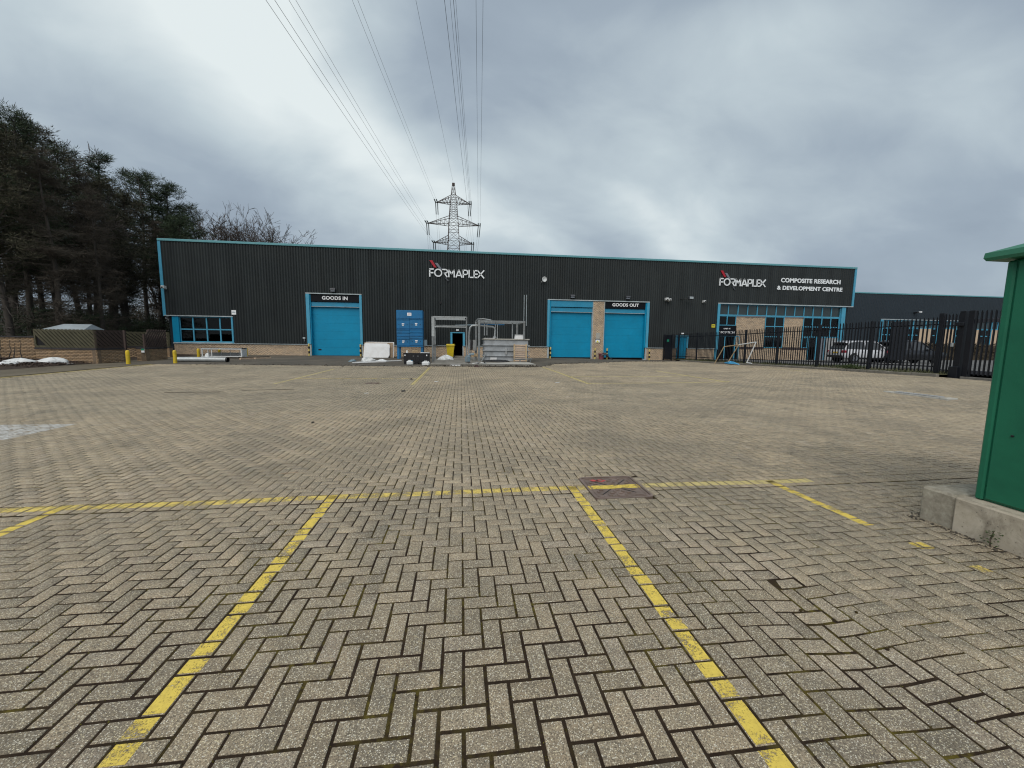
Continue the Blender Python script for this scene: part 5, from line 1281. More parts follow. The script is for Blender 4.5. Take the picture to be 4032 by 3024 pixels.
# climbing stems on the wall
iv = empty('climber', (-23.6, 23.3, .2), label='bare dark climber growing up the left brick wall', cat='climber')
for k in range(9):
    x = -1.4 + k * .33 + random.uniform(-.1, .1); pts = [(x, -.1, -.1)]
    for j in range(6): pts.append((pts[-1][0] + random.uniform(-.12, .12), -.08, pts[-1][2] + random.uniform(.15, .28)))
    MB().tube(pts, [.03, .028, .024, .02, .016, .012, .008], 5).build('stem', MAT['bark'], iv)
for k, (x, y, w, d, h, s_, lb) in enumerate(((-20.9, 20.95, .5, .12, .16, 5, 'crumpled pale strip of plastic at the left edge of the yard'), (-21.0, 21.7, .6, .4, .26, 8, 'white crumpled plastic sheet on the leaf litter, middle one'), (-20.1, 22.2, .55, .32, .28, 11, 'white crumpled sheet on the leaf litter nearest the brick wall'), (-19.2, 22.0, .16, .12, .06, 14, 'small white scrap beside the brick wall'))):
    o = empty('plastic_sheet', (x, y, gzf(x, y) + .03), R(30), label=lb, cat='plastic sheet', group='white plastic on the leaf litter'); blob(w, d, h, s_, 'white_plastic', o, 'sheet', 18, 6, .35)
# leaf litter
n = 5200; lx = rng.normal(-21.6, 1.7, n); ly = rng.normal(22.0, .95, n); ok = (lx < -18.8) & (ly < 23.6) & (lx > -27)
lx, ly = lx[ok], ly[ok]; n = len(lx)
lz = gz(lx, ly) + .03 + .22 * np.exp(-((lx + 22.5) / 2.2) ** 2 - ((ly - 22.3) / 1.5) ** 2) + rng.uniform(0, .05, n)
a = rng.uniform(0, 6.28, n); s_ = rng.uniform(.03, .08, n); Vv = []
for da, k in ((0, 1), (1.57, .5), (3.14, 1), (4.71, .5)): Vv.append(np.stack([lx + s_ * k * np.cos(a + da), ly + s_ * k * np.sin(a + da), lz + rng.uniform(-.02, .03, n)], 1))
o = npmesh('leaf_litter', np.stack(Vv, 1).reshape(-1, 3), np.arange(n * 4).reshape(-1, 4), MAT['leaves']); tag(o, 'brown fallen leaves heaped before the brick wall', 'leaf litter', kind='stuff')

# ------------------------------------------------------------------ clutter along the wall
wb = empty('board_stack', (-6.3, 30.6, gzf(-6.3, 30.5)), label='stack of large white boards leaning beside the GOODS IN door', cat='boards')
tilt = R(-13)
for k, (x0, x1, h, dy, cut, m) in enumerate(((-.9, 1.2, 1.20, .32, 0, 'white_board'), (-.98, 1.12, 1.16, .24, 0, 'wood_edge'), (-1.0, .82, 1.10, .14, .12, 'white_board'), (-1.0, .95, 1.05, .07, .1, 'white_board'), (-.85, .92, .86, .0, .1, 'white_board'))):
    poly = [(x0, 0), (x1 - cut, 0), (x1, cut * 2), (x1 - cut * .3, h - cut), (x1 - cut * .8, h), (x0 + cut * .6, h)]
    o = MB().prism(poly, lambda a, b: (a, 0, b), lambda a, b: (a, -.025, b)).build('board', MAT[m], wb); o.location = (0, dy, .02); o.rotation_euler = (tilt, 0, R(random.uniform(-1, 1)))
MB().tube([(-.75, .62, 1.17), (1.15, .62, 1.16)], .035, 8).build('batten', MAT['white_plastic'], wb)
for x, y, w, d, h, sd, m, lb in ((-6.9, 26.2, .26, .35, .12, 21, 'motor', 'pale blue plastic scrap in the heap before the white boards'), (-6.0, 26.4, .42, .35, .24, 22, 'sheet_clear', 'crumpled clear plastic film heaped before the white boards'), (-5.1, 26.2, .36, .25, .14, 27, 'white_plastic', 'white torn bag in the heap before the white boards')):
    o = empty('plastic_film', (x, y, gzf(x, y)), label=lb, cat='plastic sheet', group='plastic film heap'); blob(w, d, h, sd, m, o, 'film', 20, 7, .4)
for k, (p, q, lb) in enumerate((((-6.3, 24.6), (-3.9, 26.4), 'long white plastic strip lying beside the heap of film, upper one'), ((-6.4, 24.2), (-4.6, 24.9), 'shorter white plastic strip at the front of the film heap'))):
    o = empty('plastic_strip', (0, 0, gzf(*p)), label=lb, cat='plastic strip'); MB().bar((p[0], p[1], .05), (q[0], q[1], .09), .16, .05).build('strip', MAT['white_board'], o)
# blue steel unit on legs
bu = empty('storage_unit', (-3.7, 29.5, gzf(-3.7, 29.5)), label='tall blue steel unit with panelled front standing on legs', cat='cabinet')
b0z = .88
MB().box(-.93, .93, 0, .9, b0z, 3.54, .015).build('body', MAT['unit_blue'], bu)
MB().box(-.93, .93, -.05, -.001, 2.98, 3.54, .01).build('top_panel', MAT['unit_blue'], bu)
for s1, x0, x1, dz in ((0, -.93, -.005, 0), (1, .005, .93, .035)):
    zs = [0.0, .10, .58, .78, 1.02, 1.24, 1.34, 1.98, 2.1]
    for k in range(8):
        z0_, z1_ = b0z + zs[k] + dz * (k > 0), b0z + zs[k + 1] + dz * (k < 7)
        dpt = (.05, .03, .07, .04, .07, .05, .03, .06)[k]
        p_ = MB().box(x0, x1, -dpt, -.001, z0_ + .006, z1_ - .006, .012).build('panel', MAT['unit_blue'], bu)
        if k in (1, 6):
            cxm = (x0 + x1) / 2
            MB().box(cxm - .09, cxm + .09, -dpt - .012, -dpt - .001, z0_ + .30, z0_ + .37, .003).build('label_holder', MAT['sign_white'], p_); MB().box(cxm - .07, cxm + .06, -dpt - .012, -dpt - .001, z0_ + .19, z0_ + .27, .003).build('label_holder', MAT['white_plastic'], p_)
            for sx in (-.29, .29): MB().box(cxm + sx - .02, cxm + sx + .02, -dpt - .01, -dpt - .001, z0_ + .26, z0_ + .3).build('catch', MAT['post_black'], p_)
        MB().box(x0, x1, -dpt - .025, -.002, z1_ - .018, z1_ + .004, .003).build('lip', MAT['unit_blue'], bu)
MB().box(-.16, .14, -.062, -.051, 3.14, 3.36, .003).build('notice', MAT['sign_white'], bu); MB().box(-.1, .08, -.066, -.0625, 3.25, 3.29).build('print', MAT['logo_red'], bu)
for x in (-.85, .85):
    for y in (.06, .84): MB().box(x - .08, x + .08, y - .06, y + .06, -.05, b0z, .008).build('leg', MAT['unit_blue'], bu)
MB().box(.95, 1.2, .2, .5, 1.0, 1.42, .01).build('side_box', MAT['motor'], bu)
# black pallet box with things in it
bx = empty('pallet_box', (-2.63, 24.2, gzf(-2.6, 24.2)), label='black plastic pallet box full of scrap before the blue unit', cat='crate')
MB().box(-.74, .74, -.42, -.37, .12, .66, .012).build('side', MAT['crate'], bx); MB().box(-.74, .74, .37, .42, .12, .66, .012).build('side', MAT['crate'], bx); MB().box(-.74, -.69, -.37, .37, .12, .66, .01).build('side', MAT['crate'], bx); MB().box(.69, .74, -.37, .37, .12, .66, .01).build('side', MAT['crate'], bx)
MB().box(-.74, .74, -.42, .42, .10, .14, .01).build('base', MAT['crate'], bx); MB().box(-.76, .76, -.44, -.36, .62, .68, .015).build('rim', MAT['crate'], bx)
for x in (-.62, 0, .62): MB().box(x - .1, x + .1, -.40, .40, -.01, .1, .01).build('runner', MAT['crate'], bx)
for k in range(6): MB().box(-.64 + k * .235, -.53 + k * .235, -.435, -.4205, .18, .6, .006).build('rib', MAT['crate'], bx)
for x in (-.68, .58): MB().box(x, x + .06, -.447, -.436, .5, .58, .003).build('label_holder', MAT['sign_white'], bx)
for x in (-.2, .06): MB().box(x, x + .07, -.447, -.436, .48, .51, .003).build('catch', MAT['box_grey'], bx)
o = empty('carton', (-2.75, 24.2, gzf(-2.6, 24.2) + .52), R(12), label='tan box sticking out of the black pallet box', cat='box'); MB().box(-.17, .17, -.15, .15, 0, .3, .01).build('box', MAT['box_grey' if 0 else 'rust_pole'], o)
o = empty('board_offcut', (-2.15, 24.1, gzf(-2.6, 24.2) + .66), R(-5), label='white offcut lying across the black pallet box', cat='board'); MB().box(-.26, .28, -.2, .2, 0, .04, .006).build('board', MAT['white_board'], o)
o = empty('plastic_bottle', (-3.2, 24.1, gzf(-2.6, 24.2) + .5), label='white bottle neck at the left end of the pallet box', cat='bottle'); MB().lathe([(.07, 0), (.08, .18), (.04, .26), (.035, .33), (0, .335)], n=12).build('body', MAT['white_plastic'], o, 40)
def jerry(x, y, w, h, rz, label, m='white_plastic', lying=False, z=None):
    t = empty('jerry_can', (x, y, gzf(x, y) if z is None else z), rz, label=label, cat='container', group='plastic containers by the slab')
    b = MB().box(-w / 2, w / 2, -w * .35, w * .35, 0, h, .05).build('body', MAT[m], t, 30); MB().box(-w * .25, w * .2, -.02, .02, h, h + .05, .015).build('handle', MAT[m], t); MB().lathe([(.03, 0), (.03, .04), (0, .042)], (w * .35, 0, h - .01), n=10).build('cap', MAT['sheet_blue' if lying else m], t)
    return t
jerry(-2.95, 23.3, .36, .24, R(15), 'white plastic container on its side in front of the pallet box', lying=True); jerry(-1.98, 22.7, .42, .24, R(-6), 'square white container at the right corner of the pallet box')

# concrete slab with plant
ST = .275
sl = empty('concrete_slab', (1.4, 27, 0), label='raised broken edged concrete slab in front of the open doorway', cat='slab'); sl.location = (0, 0, 0)
MB().box(-1.75, 4.35, 22.45, 32.95, .0, ST, .015).build('slab', MAT['slab'], sl)
MB().add([(2.2, 22.44, ST + .004), (4.36, 22.44, ST + .004), (4.36, 24.6, ST + .004), (3.2, 24.9, ST + .004), (1.2, 22.9, ST + .004), (-.6, 22.62, ST + .004), (-.6, 22.44, ST + .004)], [(0, 1, 2, 3, 4, 5, 6)]).build('pale_patch', MAT['slab_pale'], sl)
mb = MB(); rg = np.random.default_rng(4)
for k in range(230):
    x = rg.uniform(-2.0, 4.5); y = 22.36 + rg.normal(0, .07); s_ = rg.uniform(.015, .06) * (1.4 if rg.random() < .1 else 1)
    Mq = Matrix.Translation((x, y, gzf(x, y) + s_ * .4)) @ Euler(tuple(rg.uniform(0, 3, 3))).to_matrix().to_4x4(); mb.box(-s_, s_, -s_ * .7, s_ * .7, -s_ * .5, s_ * .5, s_ * .25, M=Mq)
o = mb.build('rubble', MAT['rubble']); tag(o, 'small rubble and dirt along the front edge of the slab', 'rubble', kind='stuff')
# cage frame
cg = empty('steel_cage', (-.6, 25, ST), label='open grey steel cage frame standing over the open doorway', cat='frame'); cg.location = (0, 0, 0)
c0, c1, f0, f1, zt = -1.72, .36, 24.2, 27.2, 3.06
for x, y in ((c0, f0), (c1, f0), (c0, f1), (c1, f1), (c0 + .02, f0 + 1.0), (c0 + .02, f0 + 2.0)): MB().box(x - .026, x + .026, y - .026, y + .026, ST, zt, .004).build('post', MAT['steel'], cg)
for y in (f0, f1):
    MB().box(c0 + .036, c1 - .036, y - .03, y + .03, zt - .06, zt, .005).build('rail', MAT['galv'], cg)
MB().box(c0 + .036, c1 - .036, f0 - .025, f0 + .025, 2.40, 2.46, .005).build('rail', MAT['galv'], cg); MB().box(c0 + .04, c1 - .036, f1 - .025, f1 + .025, 2.60, 2.66).build('rail', MAT['steel'], cg)
for x in (c0, c1):
    for z in ((zt - .08, 2.40, 1.3) if x == c0 else (zt - .08,)): MB().box(x - .028, x + .028, f0 + .036, f1 - .036, z, z + .05).build('rail', MAT['steel'], cg)
for k in range(7): MB().box(c0 + .1, c1 - .1, f0 + .3 + k * .36, f0 + .34 + k * .36, zt - .05, zt - .03).build('slat', MAT['galv'], cg)
MB().box(c0 - .03, c0 + .14, f0 - .05, f0 - .036, 1.85, 3.0, .003).build('side_plate', MAT['galv'], cg)
MB().bar((c0, f0 + .5, ST + .05), (c0, f0 + .5, 2.3), .04).build('brace', MAT['steel'], cg); MB().bar((c0 + .02, f0 + .05, 1.25), (c0 + .3, f0 + .9, 1.3), .04).build('brace', MAT['steel'], cg)
# yellow bin
bn = empty('wheelie_bin', (-.82, 31.6, ST + .02), R(-3), label='yellow wheeled bin standing in front of the open doorway', cat='bin')
mb = MB(); mb.loft([[(-.22, -.26, .05), (.22, -.26, .05), (.22, .24, .05), (-.22, .24, .05)], [(-.30, -.33, .92), (.30, -.33, .92), (.30, .34, .92), (-.30, .34, .92)]]); mb.build('body', MAT['bin_yellow'], bn)
MB().box(-.33, .33, -.37, .37, .90, .95, .015).build('rim', MAT['bin_yellow'], bn); mb = MB(); mb.loft([[(-.34, -.38, .951), (.34, -.38, .951), (.34, .40, .951), (-.34, .40, .951)], [(-.30, -.32, 1.03), (.30, -.32, 1.03), (.30, .36, 1.06), (-.30, .36, 1.06)]]); mb.build('lid', MAT['bin_yellow'], bn)
for x in (-.27, .27): MB().tube([(x - .02, .28, .1), (x + .02, .28, .1)], .1, 14).build('wheel', MAT['tyre'], bn)
MB().tube([(-.25, .42, .98), (.25, .42, .98)], .02, 8).build('handle', MAT['bin_yellow'], bn)
o = empty('plastic_sheet', (-1.05, 28.0, ST), label='white crumpled sheet on the slab beside the cage', cat='plastic sheet'); blob(.5, .5, .28, 33, 'white_plastic', o, 'sheet', 18, 6, .4)
st = empty('door_step', (-.3, 32.2, ST), label='low dark step below the open doorway', cat='step'); MB().box(-.55, .55, -.35, .6, 0, .07, .01).build('tread', MAT['slab'], st)
# process tank
tk = empty('grey_tank', (3.0, 26.6, ST), label='large ribbed grey tank on the slab', cat='tank'); tk.location = (0, 0, 0)
tx0, tx1, ty0, ty1 = 1.55, 4.52, 26.2, 28.0
MB().box(tx0, tx1, ty0, ty1, ST, 1.70, .02).build('shell', MAT['tank_grey'], tk)
for z in (.60, .96, 1.32): MB().box(tx0 - .09, tx1 + .09, ty0 - .10, ty1 + .06, z, z + .05, .006).build('stiffener', MAT['tank_grey'], tk)
MB().box(tx0 - .07, tx1 + .08, ty0 - .08, ty1 + .08, 1.70, 1.775, .012).build('rim', MAT['slab_pale'], tk)
MB().box(tx0, tx0 + .7, ty0 - .1, ty0 + .5, 1.777, 1.81, .006).build('lid', MAT['white_board'], tk)
for z in (.72, .92): MB().tube([(3.02, ty0 - .01, z + .18), (3.02, ty0 - .04, z + .18), (3.02, ty0 - .05, z)], .07, 10).build('sight_glass', MAT['box_grey'], tk)
MB().box(1.95, 2.40, ty0 - .035, ty0 - .001, ST + .04, ST + .25, .006).build('label_panel', MAT['white_board'], tk)
o = empty('white_box', (3.96, 26.6, 1.78), label='small white box on the right end of the grey tank', cat='box'); mb = MB(); mb.loft([[(-.33, -.2, 0), (.33, -.2, 0), (.33, .25, 0), (-.33, .25, 0)], [(-.29, -.16, .24), (.29, -.16, .24), (.29, .21, .24), (-.29, .21, .24)]]); mb.build('body', MAT['white_board'], o); MB().box(-.31, .31, -.18, .23, .241, .28, .01).build('lid', MAT['white_plastic'], o)
pt = empty('pallet', (3.92, 25.75, ST), label='bare wooden pallet propped upright against the grey tank', cat='pallet')
for k in range(9):
    o = MB().box(-.40, .40, -.02, .0, .02 + k * .128, .10 + k * .128, .004).build('slat', MAT['pallet_wood'], pt); o.rotation_euler = (R(-6), 0, 0)
for x in (-.40, .40):
    o = MB().box(x - .04, x + .04, .002, .09, .0, 1.13, .006).build('bearer', MAT['pallet_wood'], pt); o.rotation_euler = (R(-6), 0, 0)
    o = MB().box(x - .05, x + .05, -.05, -.021, .0, 1.16, .005).build('end_board', MAT['rust_pole'], pt); o.rotation_euler = (R(-6), 0, 0)
o = empty('steel_offcut', (4.1, 25.3, ST), R(8), label='grey steel channel lying at the foot of the pallet', cat='steel'); MB().box(-.75, .55, -.05, .05, .16, .22, .006).build('channel', MAT['steel'], o); MB().box(-.3, -.24, -.03, .03, 0, .16).build('foot', MAT['steel'], o); MB().box(.4, .46, -.03, .03, 0, .16).build('foot', MAT['steel'], o)
# pipe gantry
ga = empty('pipe_gantry', (2.6, 27, ST), label='grey steel gantry of pipes above the tank', cat='gantry'); ga.location = (0, 0, 0)
gy0, gy1 = 26.05, 28.4
MB().box(1.12, 1.26, gy0 - .07, gy0 + .07, ST, 2.95, .008).build('post', MAT['steel'], ga); MB().box(1.0, 1.14, gy1 - .07, gy1 + .07, ST, 3.0, .008).build('post', MAT['steel'], ga)
MB().box(4.14, 4.24, gy0 - .05, gy0 + .05, 1.78, 2.95, .006).build('post', MAT['steel'], ga); MB().box(4.0, 4.1, gy1 - .05, gy1 + .05, 1.0, 2.9, .006).build('post', MAT['steel'], ga)
MB().box(1.1, 4.26, gy0 - .06, gy0 + .06, 2.82, 2.96, .008).build('beam', MAT['steel'], ga); MB().box(1.0, 4.2, gy1 - .06, gy1 + .06, 2.86, 2.98, .008).build('beam', MAT['steel'], ga)
for x in (1.15, 4.18): MB().box(x - .05, x + .05, gy0 + .07, gy1 - .07, 2.84, 2.94, .006).build('beam', MAT['steel'], ga)
MB().tube([(1.0, gy0 + .4, 2.9), (1.12, gy0 + .2, 3.04), (1.5, gy0 + .1, 3.06), (2.0, gy0 + .1, 2.98)], .05, 8).build('pipe', MAT['steel'], ga, 50)
for x, z in ((1.55, 1.98), (1.72, 1.98), (2.42, 1.78), (3.42, 1.76), (2.28, 2.5)): MB().tube([(x, gy0 + .12, z), (x, gy0 + .12, 2.84)], .028, 8).build('drop_pipe', MAT['galv'], ga, 50)
MB().tube([(-.4, gy1 - .3, 2.68), (1.05, gy1 - .3, 2.74)], .04, 8).build('pipe', MAT['motor'], ga, 50); MB().tube([(1.3, gy0 + .3, 2.72), (2.9, gy0 + .3, 2.70)], .03, 8).build('pipe', MAT['unit_blue'], ga, 50)
MB().tube([(2.9, gy0 + .25, 2.70), (3.2, gy0 + .2, 2.62), (3.4, gy0 + .2, 2.68), (3.3, gy0 + .2, 2.45), (3.25, gy0 + .2, 2.5)], .02, 6).build('cable', MAT['black_detail'], ga)
du = empty('extract_pipe', (.6, 26, ST), label='fat grey pipe rising from the slab and bending over to the tank', cat='pipe'); du.location = (0, 0, 0)
MB().tube([(.50, 26.6, ST), (.55, 26.4, 2.1), (.60, 26.3, 2.48), (.74, 26.3, 2.62), (1.2, 26.3, 2.64), (2.1, 26.35, 2.56), (2.24, 26.38, 2.50), (2.28, 26.4, 2.38), (2.26, 26.4, 1.95)], .06, 12).build('pipe', MAT['galv'], du, 50)
MB().lathe([(.07, 0), (.13, -.06), (.13, -.10), (.07, -.10)], (2.26, 26.4, 1.93), 14).build('cowl', MAT['galv'], du, 40)
jb = empty('control_box', (.62, 27.6, ST), label='pair of grey control boxes beside the gantry post', cat='control box')
MB().box(-.02, .02, -.05, .25, .75, 1.42, .006).build('door', MAT['white_board'], jb); MB().box(.02, .20, 0, .3, .7, 1.38, .01).build('box', MAT['cap_dark'], jb); MB().box(.22, .46, -.05, .2, .66, 1.40, .01).build('box', MAT['box_grey'], jb); MB().box(.05, .12, .1, .17, 0, .7).build('leg', MAT['steel'], jb)
MB().box(1.0, 1.5, .4, .6, .55, 1.05, .01).build('box', MAT['box_grey'], jb)
pu = empty('pump', (.75, 26.0, ST), label='small dirty pump on a stand beside the gantry', cat='pump')
MB().tube([(-.2, 0, .42), (.12, 0, .44)], .11, 12).build('motor', MAT['motor'], pu, 40); MB().box(-.1, .35, -.1, .1, .3, .5, .02).build('casing', MAT['rust_pole'], pu); MB().box(.1, .14, -.03, .03, 0, .3).build('leg', MAT['steel'], pu); MB().tube([(-.2, 0, .42), (-.3, -.05, .35), (-.25, -.05, .2)], .03, 6).build('hose', MAT['white_plastic'], pu)
jerry(.42, 24.6, .32, .40, R(0), 'blue grey drum shaped container at the foot of the cage post', m='motor', z=ST)
tp = empty('tarpaulin', (2.3, 25.4, ST), R(-4), label='black tarpaulin heap on the slab before the grey tank', cat='tarpaulin'); blob(.95, .35, .12, 41, 'tarp_black', tp, 'sheet', 22, 6, .3)
o = empty('plank', (1.25, 22.1, gzf(1.3, 22)), label='long dark plank lying on the paving before the slab', cat='plank'); o.location = (2.0, 22.0, gzf(2, 22)); MB().box(-.62, .62, -.06, .06, 0, .06, .006).build('wood', MAT['rubble'], o)
o = empty('white_strip', (-.3, 22.35, .2), label='short white strip propped on the broken slab edge', cat='strip'); MB().box(-.28, .28, -.03, .0, -.02, .05, .004).build('strip', MAT['white_board'], o)
o = empty('brick_pile', (.85, 22.05, gzf(.8, 22)), label='two dark broken bricks before the slab', cat='bricks'); MB().box(-.12, .08, -.05, .05, 0, .065, .006).build('brick', MAT['brick_dark'], o); MB().box(-.02, .15, -.12, -.02, 0, .065, .006).build('brick', MAT['brick_dark'], o); MB().box(-.06, .1, -.08, .02, .066, .12, .006).build('brick', MAT['brick_dark'], o)
o = empty('debris', (.9, 23.2, ST), label='scattered grey scraps on the front of the slab', cat='debris')
for k in range(14): MB().box(-.12, .12, -.03, .03, 0, .03, .005, M=Matrix.Translation((random.uniform(-.6, .6), random.uniform(-.4, .5), random.uniform(0, .03))) @ Euler((0, random.uniform(-.2, .2), random.uniform(0, 3))).to_matrix().to_4x4()).build('scrap', MAT[random.choice(['steel', 'white_board', 'rubble', 'cap_dark'])], o)
ib = empty('leaning_strut', (1.35, 26.0, ST), label='short grey strut leaning at the left end of the tank', cat='strut'); MB().bar((0, -.1, 0), (.32, .1, .5), .06, .04).build('strut', MAT['galv'], ib)
# red tub with black bag by the brick pier
rt = empty('red_tub', (11.9, 32.2, gzf(11.9, 32.2)), label='dull red tub at the foot of the brick pier', cat='tub'); MB().lathe([(.20, 0), (.24, .46), (.26, .48), (.26, .52), (.22, .52), (.2, .45)], n=18).build('body', MAT['red_tub'], rt, 40)
rg_ = empty('black_bag', (12.1, 32.1, gzf(12, 32.2) + .36), R(-20), label='black plastic bag slumped over the red tub', cat='bag'); blob(.38, .2, .2, 51, 'wet_bag', rg_, 'bag', 18, 6, .35); MB().tube([(.2, -.1, .05), (.45, -.15, -.2), (.75, -.15, -.34)], [.08, .06, .03], 8).build('tail', MAT['wet_bag'], rg_, 60)
# leaning pipe frame and blue plastic at the fence
gf = empty('tubular_rack', (18.5, 24.6, .2), label='rusty and white tubular frame leaning against the palisade fence', cat='frame'); gf.location = (0, 0, 0)
MB().tube([(18.35, 26.35, .14), (18.62, 25.8, 1.40)], .035, 8).build('leg', MAT['rust_pole'], gf, 50); MB().tube([(18.35, 25.0, .2), (18.72, 24.44, 1.56)], .035, 8).build('leg', MAT['rust_pole'], gf, 50)
MB().tube([(18.62, 25.8, 1.40), (18.75, 24.44, 1.56)], .035, 8).build('top_rail', MAT['rust_pole'], gf, 50); MB().tube([(18.75, 24.44, 1.56), (18.9, 23.1, 1.74)], .035, 8).build('top_rail', MAT['white_plastic'], gf, 50); MB().tube([(18.9, 23.1, 1.74), (18.62, 23.45, .38)], .035, 8).build('leg', MAT['white_plastic'], gf, 50); MB().tube([(18.62, 23.45, .40), (18.55, 22.9, .37)], .035, 8).build('foot', MAT['white_plastic'], gf, 50)
bp = empty('plastic_sheet', (18.35, 24.6, gzf(18.3, 24.6) + .06), R(80), label='bright blue plastic sheet on the kerb under the leaning frame', cat='plastic sheet'); blob(.75, .16, .14, 61, 'sheet_blue', bp, 'sheet', 22, 6, .45)

# litter on the paving
def litter(name, x, y, l, w, h, rz, m, label, cat):
    o = MB().box(-l / 2, l / 2, -w / 2, w / 2, .002, h, min(h * .3, .004)).build(name, MAT[m]); o.location = (x, y, gzf(x, y) + float(settle(x, y))); o.rotation_euler = (0, 0, rz); tag(o, label, cat)
litter('wood_sliver', -2.0, 4.75, .19, .014, .008, R(12), 'wood_edge', 'thin pale wood sliver lying on the paving beyond the yellow line', 'wood')
litter('paper_scrap', -2.7, 11.6, .12, .07, .01, R(20), 'litter_white', 'white paper scrap on the greyer paving, nearer one', 'litter')
litter('paper_scrap', -.9, 14.6, .14, .1, .015, R(50), 'litter_white', 'white paper scrap on the paving left of centre', 'litter')
litter('paper_scrap', 3.6, 14.3, .16, .1, .012, R(10), 'litter_white', 'white paper scrap in the yard before the slab corner', 'litter')
litter('can_lid', -1.72, 11.95, .12, .09, .03, R(70), 'cap_dark', 'small dark scrap beside the paving seam', 'litter')
litter('stone', -1.9, 15.4, .07, .06, .05, R(10), 'rubble', 'small dark stone in the left part of the yard', 'stone')
litter('stone', -2.75, 7.6, .045, .04, .03, R(40), 'rubble', 'small dark stone on the middle of the paving', 'stone')
litter('stick', -7.4, 11.9, 1.5, .018, .012, R(3), 'stick', 'thin dark strip on the far left paving, left one', 'stick'); litter('stick', -5.7, 12.4, 1.4, .018, .012, R(8), 'stick', 'thin dark strip on the far left paving, right one', 'stick')
litter('moss_clump', 2.03, 1.95, .02, .016, .012, R(10), 'bed', 'dark moss clump in a joint at the lower right', 'moss'); litter('moss_clump', 2.33, 1.88, .018, .016, .01, R(50), 'bed', 'second moss clump right of the first at the lower right', 'moss'); litter('moss_clump', 2.22, 1.62, .022, .018, .012, R(30), 'bed', 'moss clump nearest the camera at the lower right', 'moss')
litter('paper_scrap', -1.13, 1.32, .03, .014, .003, R(60), 'litter_white', 'tiny white scrap beside the left foreground line', 'litter')
# gravel dirt where apron meets paving
rg = np.random.default_rng(14); mb = MB()
for k in range(420):
    x = rg.uniform(-14, 17); y = float(yard_far(x)) + rg.normal(.1, .35); s_ = rg.uniform(.008, .03)
    Mq = Matrix.Translation((x, y, gzf(x, y) + s_ * .5)) @ Euler((0, 0, rg.uniform(0, 3))).to_matrix().to_4x4(); mb.box(-s_ * 1.6, s_ * 1.6, -s_, s_, -s_ * .5, s_ * .5, M=Mq)
tag(mb.build('loose_grit', MAT['rubble']), 'loose grit scattered where the apron meets the blocks', 'grit', kind='stuff')
# moss tufts in the foreground joints
n = 22000; bx_ = rng.uniform(-4, 5.5, n); by_ = rng.uniform(.8, 4.6, n)
gxx = (bx_ - X0) / C; snap = rng.random(n) < .5
bx_ = np.where(snap, X0 + np.round(gxx) * C + rng.normal(0, .002, n), bx_); by_ = np.where(snap, by_, np.round(by_ / C) * C + .01 + rng.normal(0, .002, n))
okm = lf(bx_, by_, 1.3, 2.2) + lf(bx_, by_, 3.1, .2) + .35 * (bx_ > 1.2) > .25
bx_, by_ = bx_[okm], by_[okm]; n = len(bx_); bz = gz(bx_, by_) + settle(bx_, by_) - .005; a = rng.uniform(0, 6.28, n); s_ = rng.uniform(.003, .006, n); hh = rng.uniform(.002, .009, n)
V0 = np.stack([bx_ + s_ * np.cos(a), by_ + s_ * np.sin(a), bz], 1); V1 = np.stack([bx_ - s_ * np.cos(a), by_ - s_ * np.sin(a), bz], 1); V2 = np.stack([bx_ + rng.normal(0, .002, n), by_ + rng.normal(0, .002, n), bz + hh], 1)
mo = leafmat('moss', (.07, .06, .012), (.12, .105, .02), (.17, .15, .03))
o = npmesh('moss', np.stack([V0, V1, V2], 1).reshape(-1, 3), np.arange(n * 3).reshape(-1, 3), mo); tag(o, 'yellow green moss growing in the paving joints', 'moss', kind='stuff')
# grass on the verge
n = 9000; bx_ = rng.uniform(18.75, 22.2, n); by_ = rng.uniform(13, 32.8, n); okm = lf(bx_, by_, 1.3, 2.2) + rng.normal(0, .3, n) > 0; bx_, by_ = bx_[okm], by_[okm]; n = len(bx_)
bz = gz(bx_, by_) + .09; a = rng.uniform(0, 6.28, n); s_ = rng.uniform(.008, .02, n); hh = rng.uniform(.04, .16, n)
V0 = np.stack([bx_ + s_ * np.cos(a), by_ + s_ * np.sin(a), bz], 1); V1 = np.stack([bx_ - s_ * np.cos(a), by_ - s_ * np.sin(a), bz], 1); V2 = np.stack([bx_ + rng.normal(0, .04, n), by_ + rng.normal(0, .04, n), bz + hh], 1)
o = npmesh('grass', np.stack([V0, V1, V2], 1).reshape(-1, 3), np.arange(n * 3).reshape(-1, 3), MAT['grass']); tag(o, 'patchy dry grass on the verge by the fence', 'grass', kind='stuff')

# ------------------------------------------------------------------ vegetation
def blades(cent, cnt, rad, length, width, rg, up=.25):
    """triangles standing for sprays of needles round each centre"""
    m = len(cent); c = np.repeat(cent, cnt, 0); n = len(c)
    d = rg.normal(0, 1, (n, 3)); d[:, 2] = d[:, 2] * .55 + up; d /= np.linalg.norm(d, axis=1)[:, None] + 1e-9
    p = c + d * rg.uniform(0, 1, (n, 1)) * rad * np.repeat(rg.uniform(.6, 1.3, m), cnt)[:, None]
    l = length * rg.uniform(.5, 1.3, (n, 1)); sd = np.cross(d, rg.normal(0, 1, (n, 3))); sd /= np.linalg.norm(sd, axis=1)[:, None] + 1e-9
    w = width * rg.uniform(.6, 1.3, (n, 1))
    tipv = p + d * l
    return np.stack([p + sd * w, p - sd * w, tipv], 1).reshape(-1, 3)
def limb_tubes(segs, n=5):
    mb = MB()
    for pts, rs in segs: mb.tube(pts, rs, n, False)
    return mb
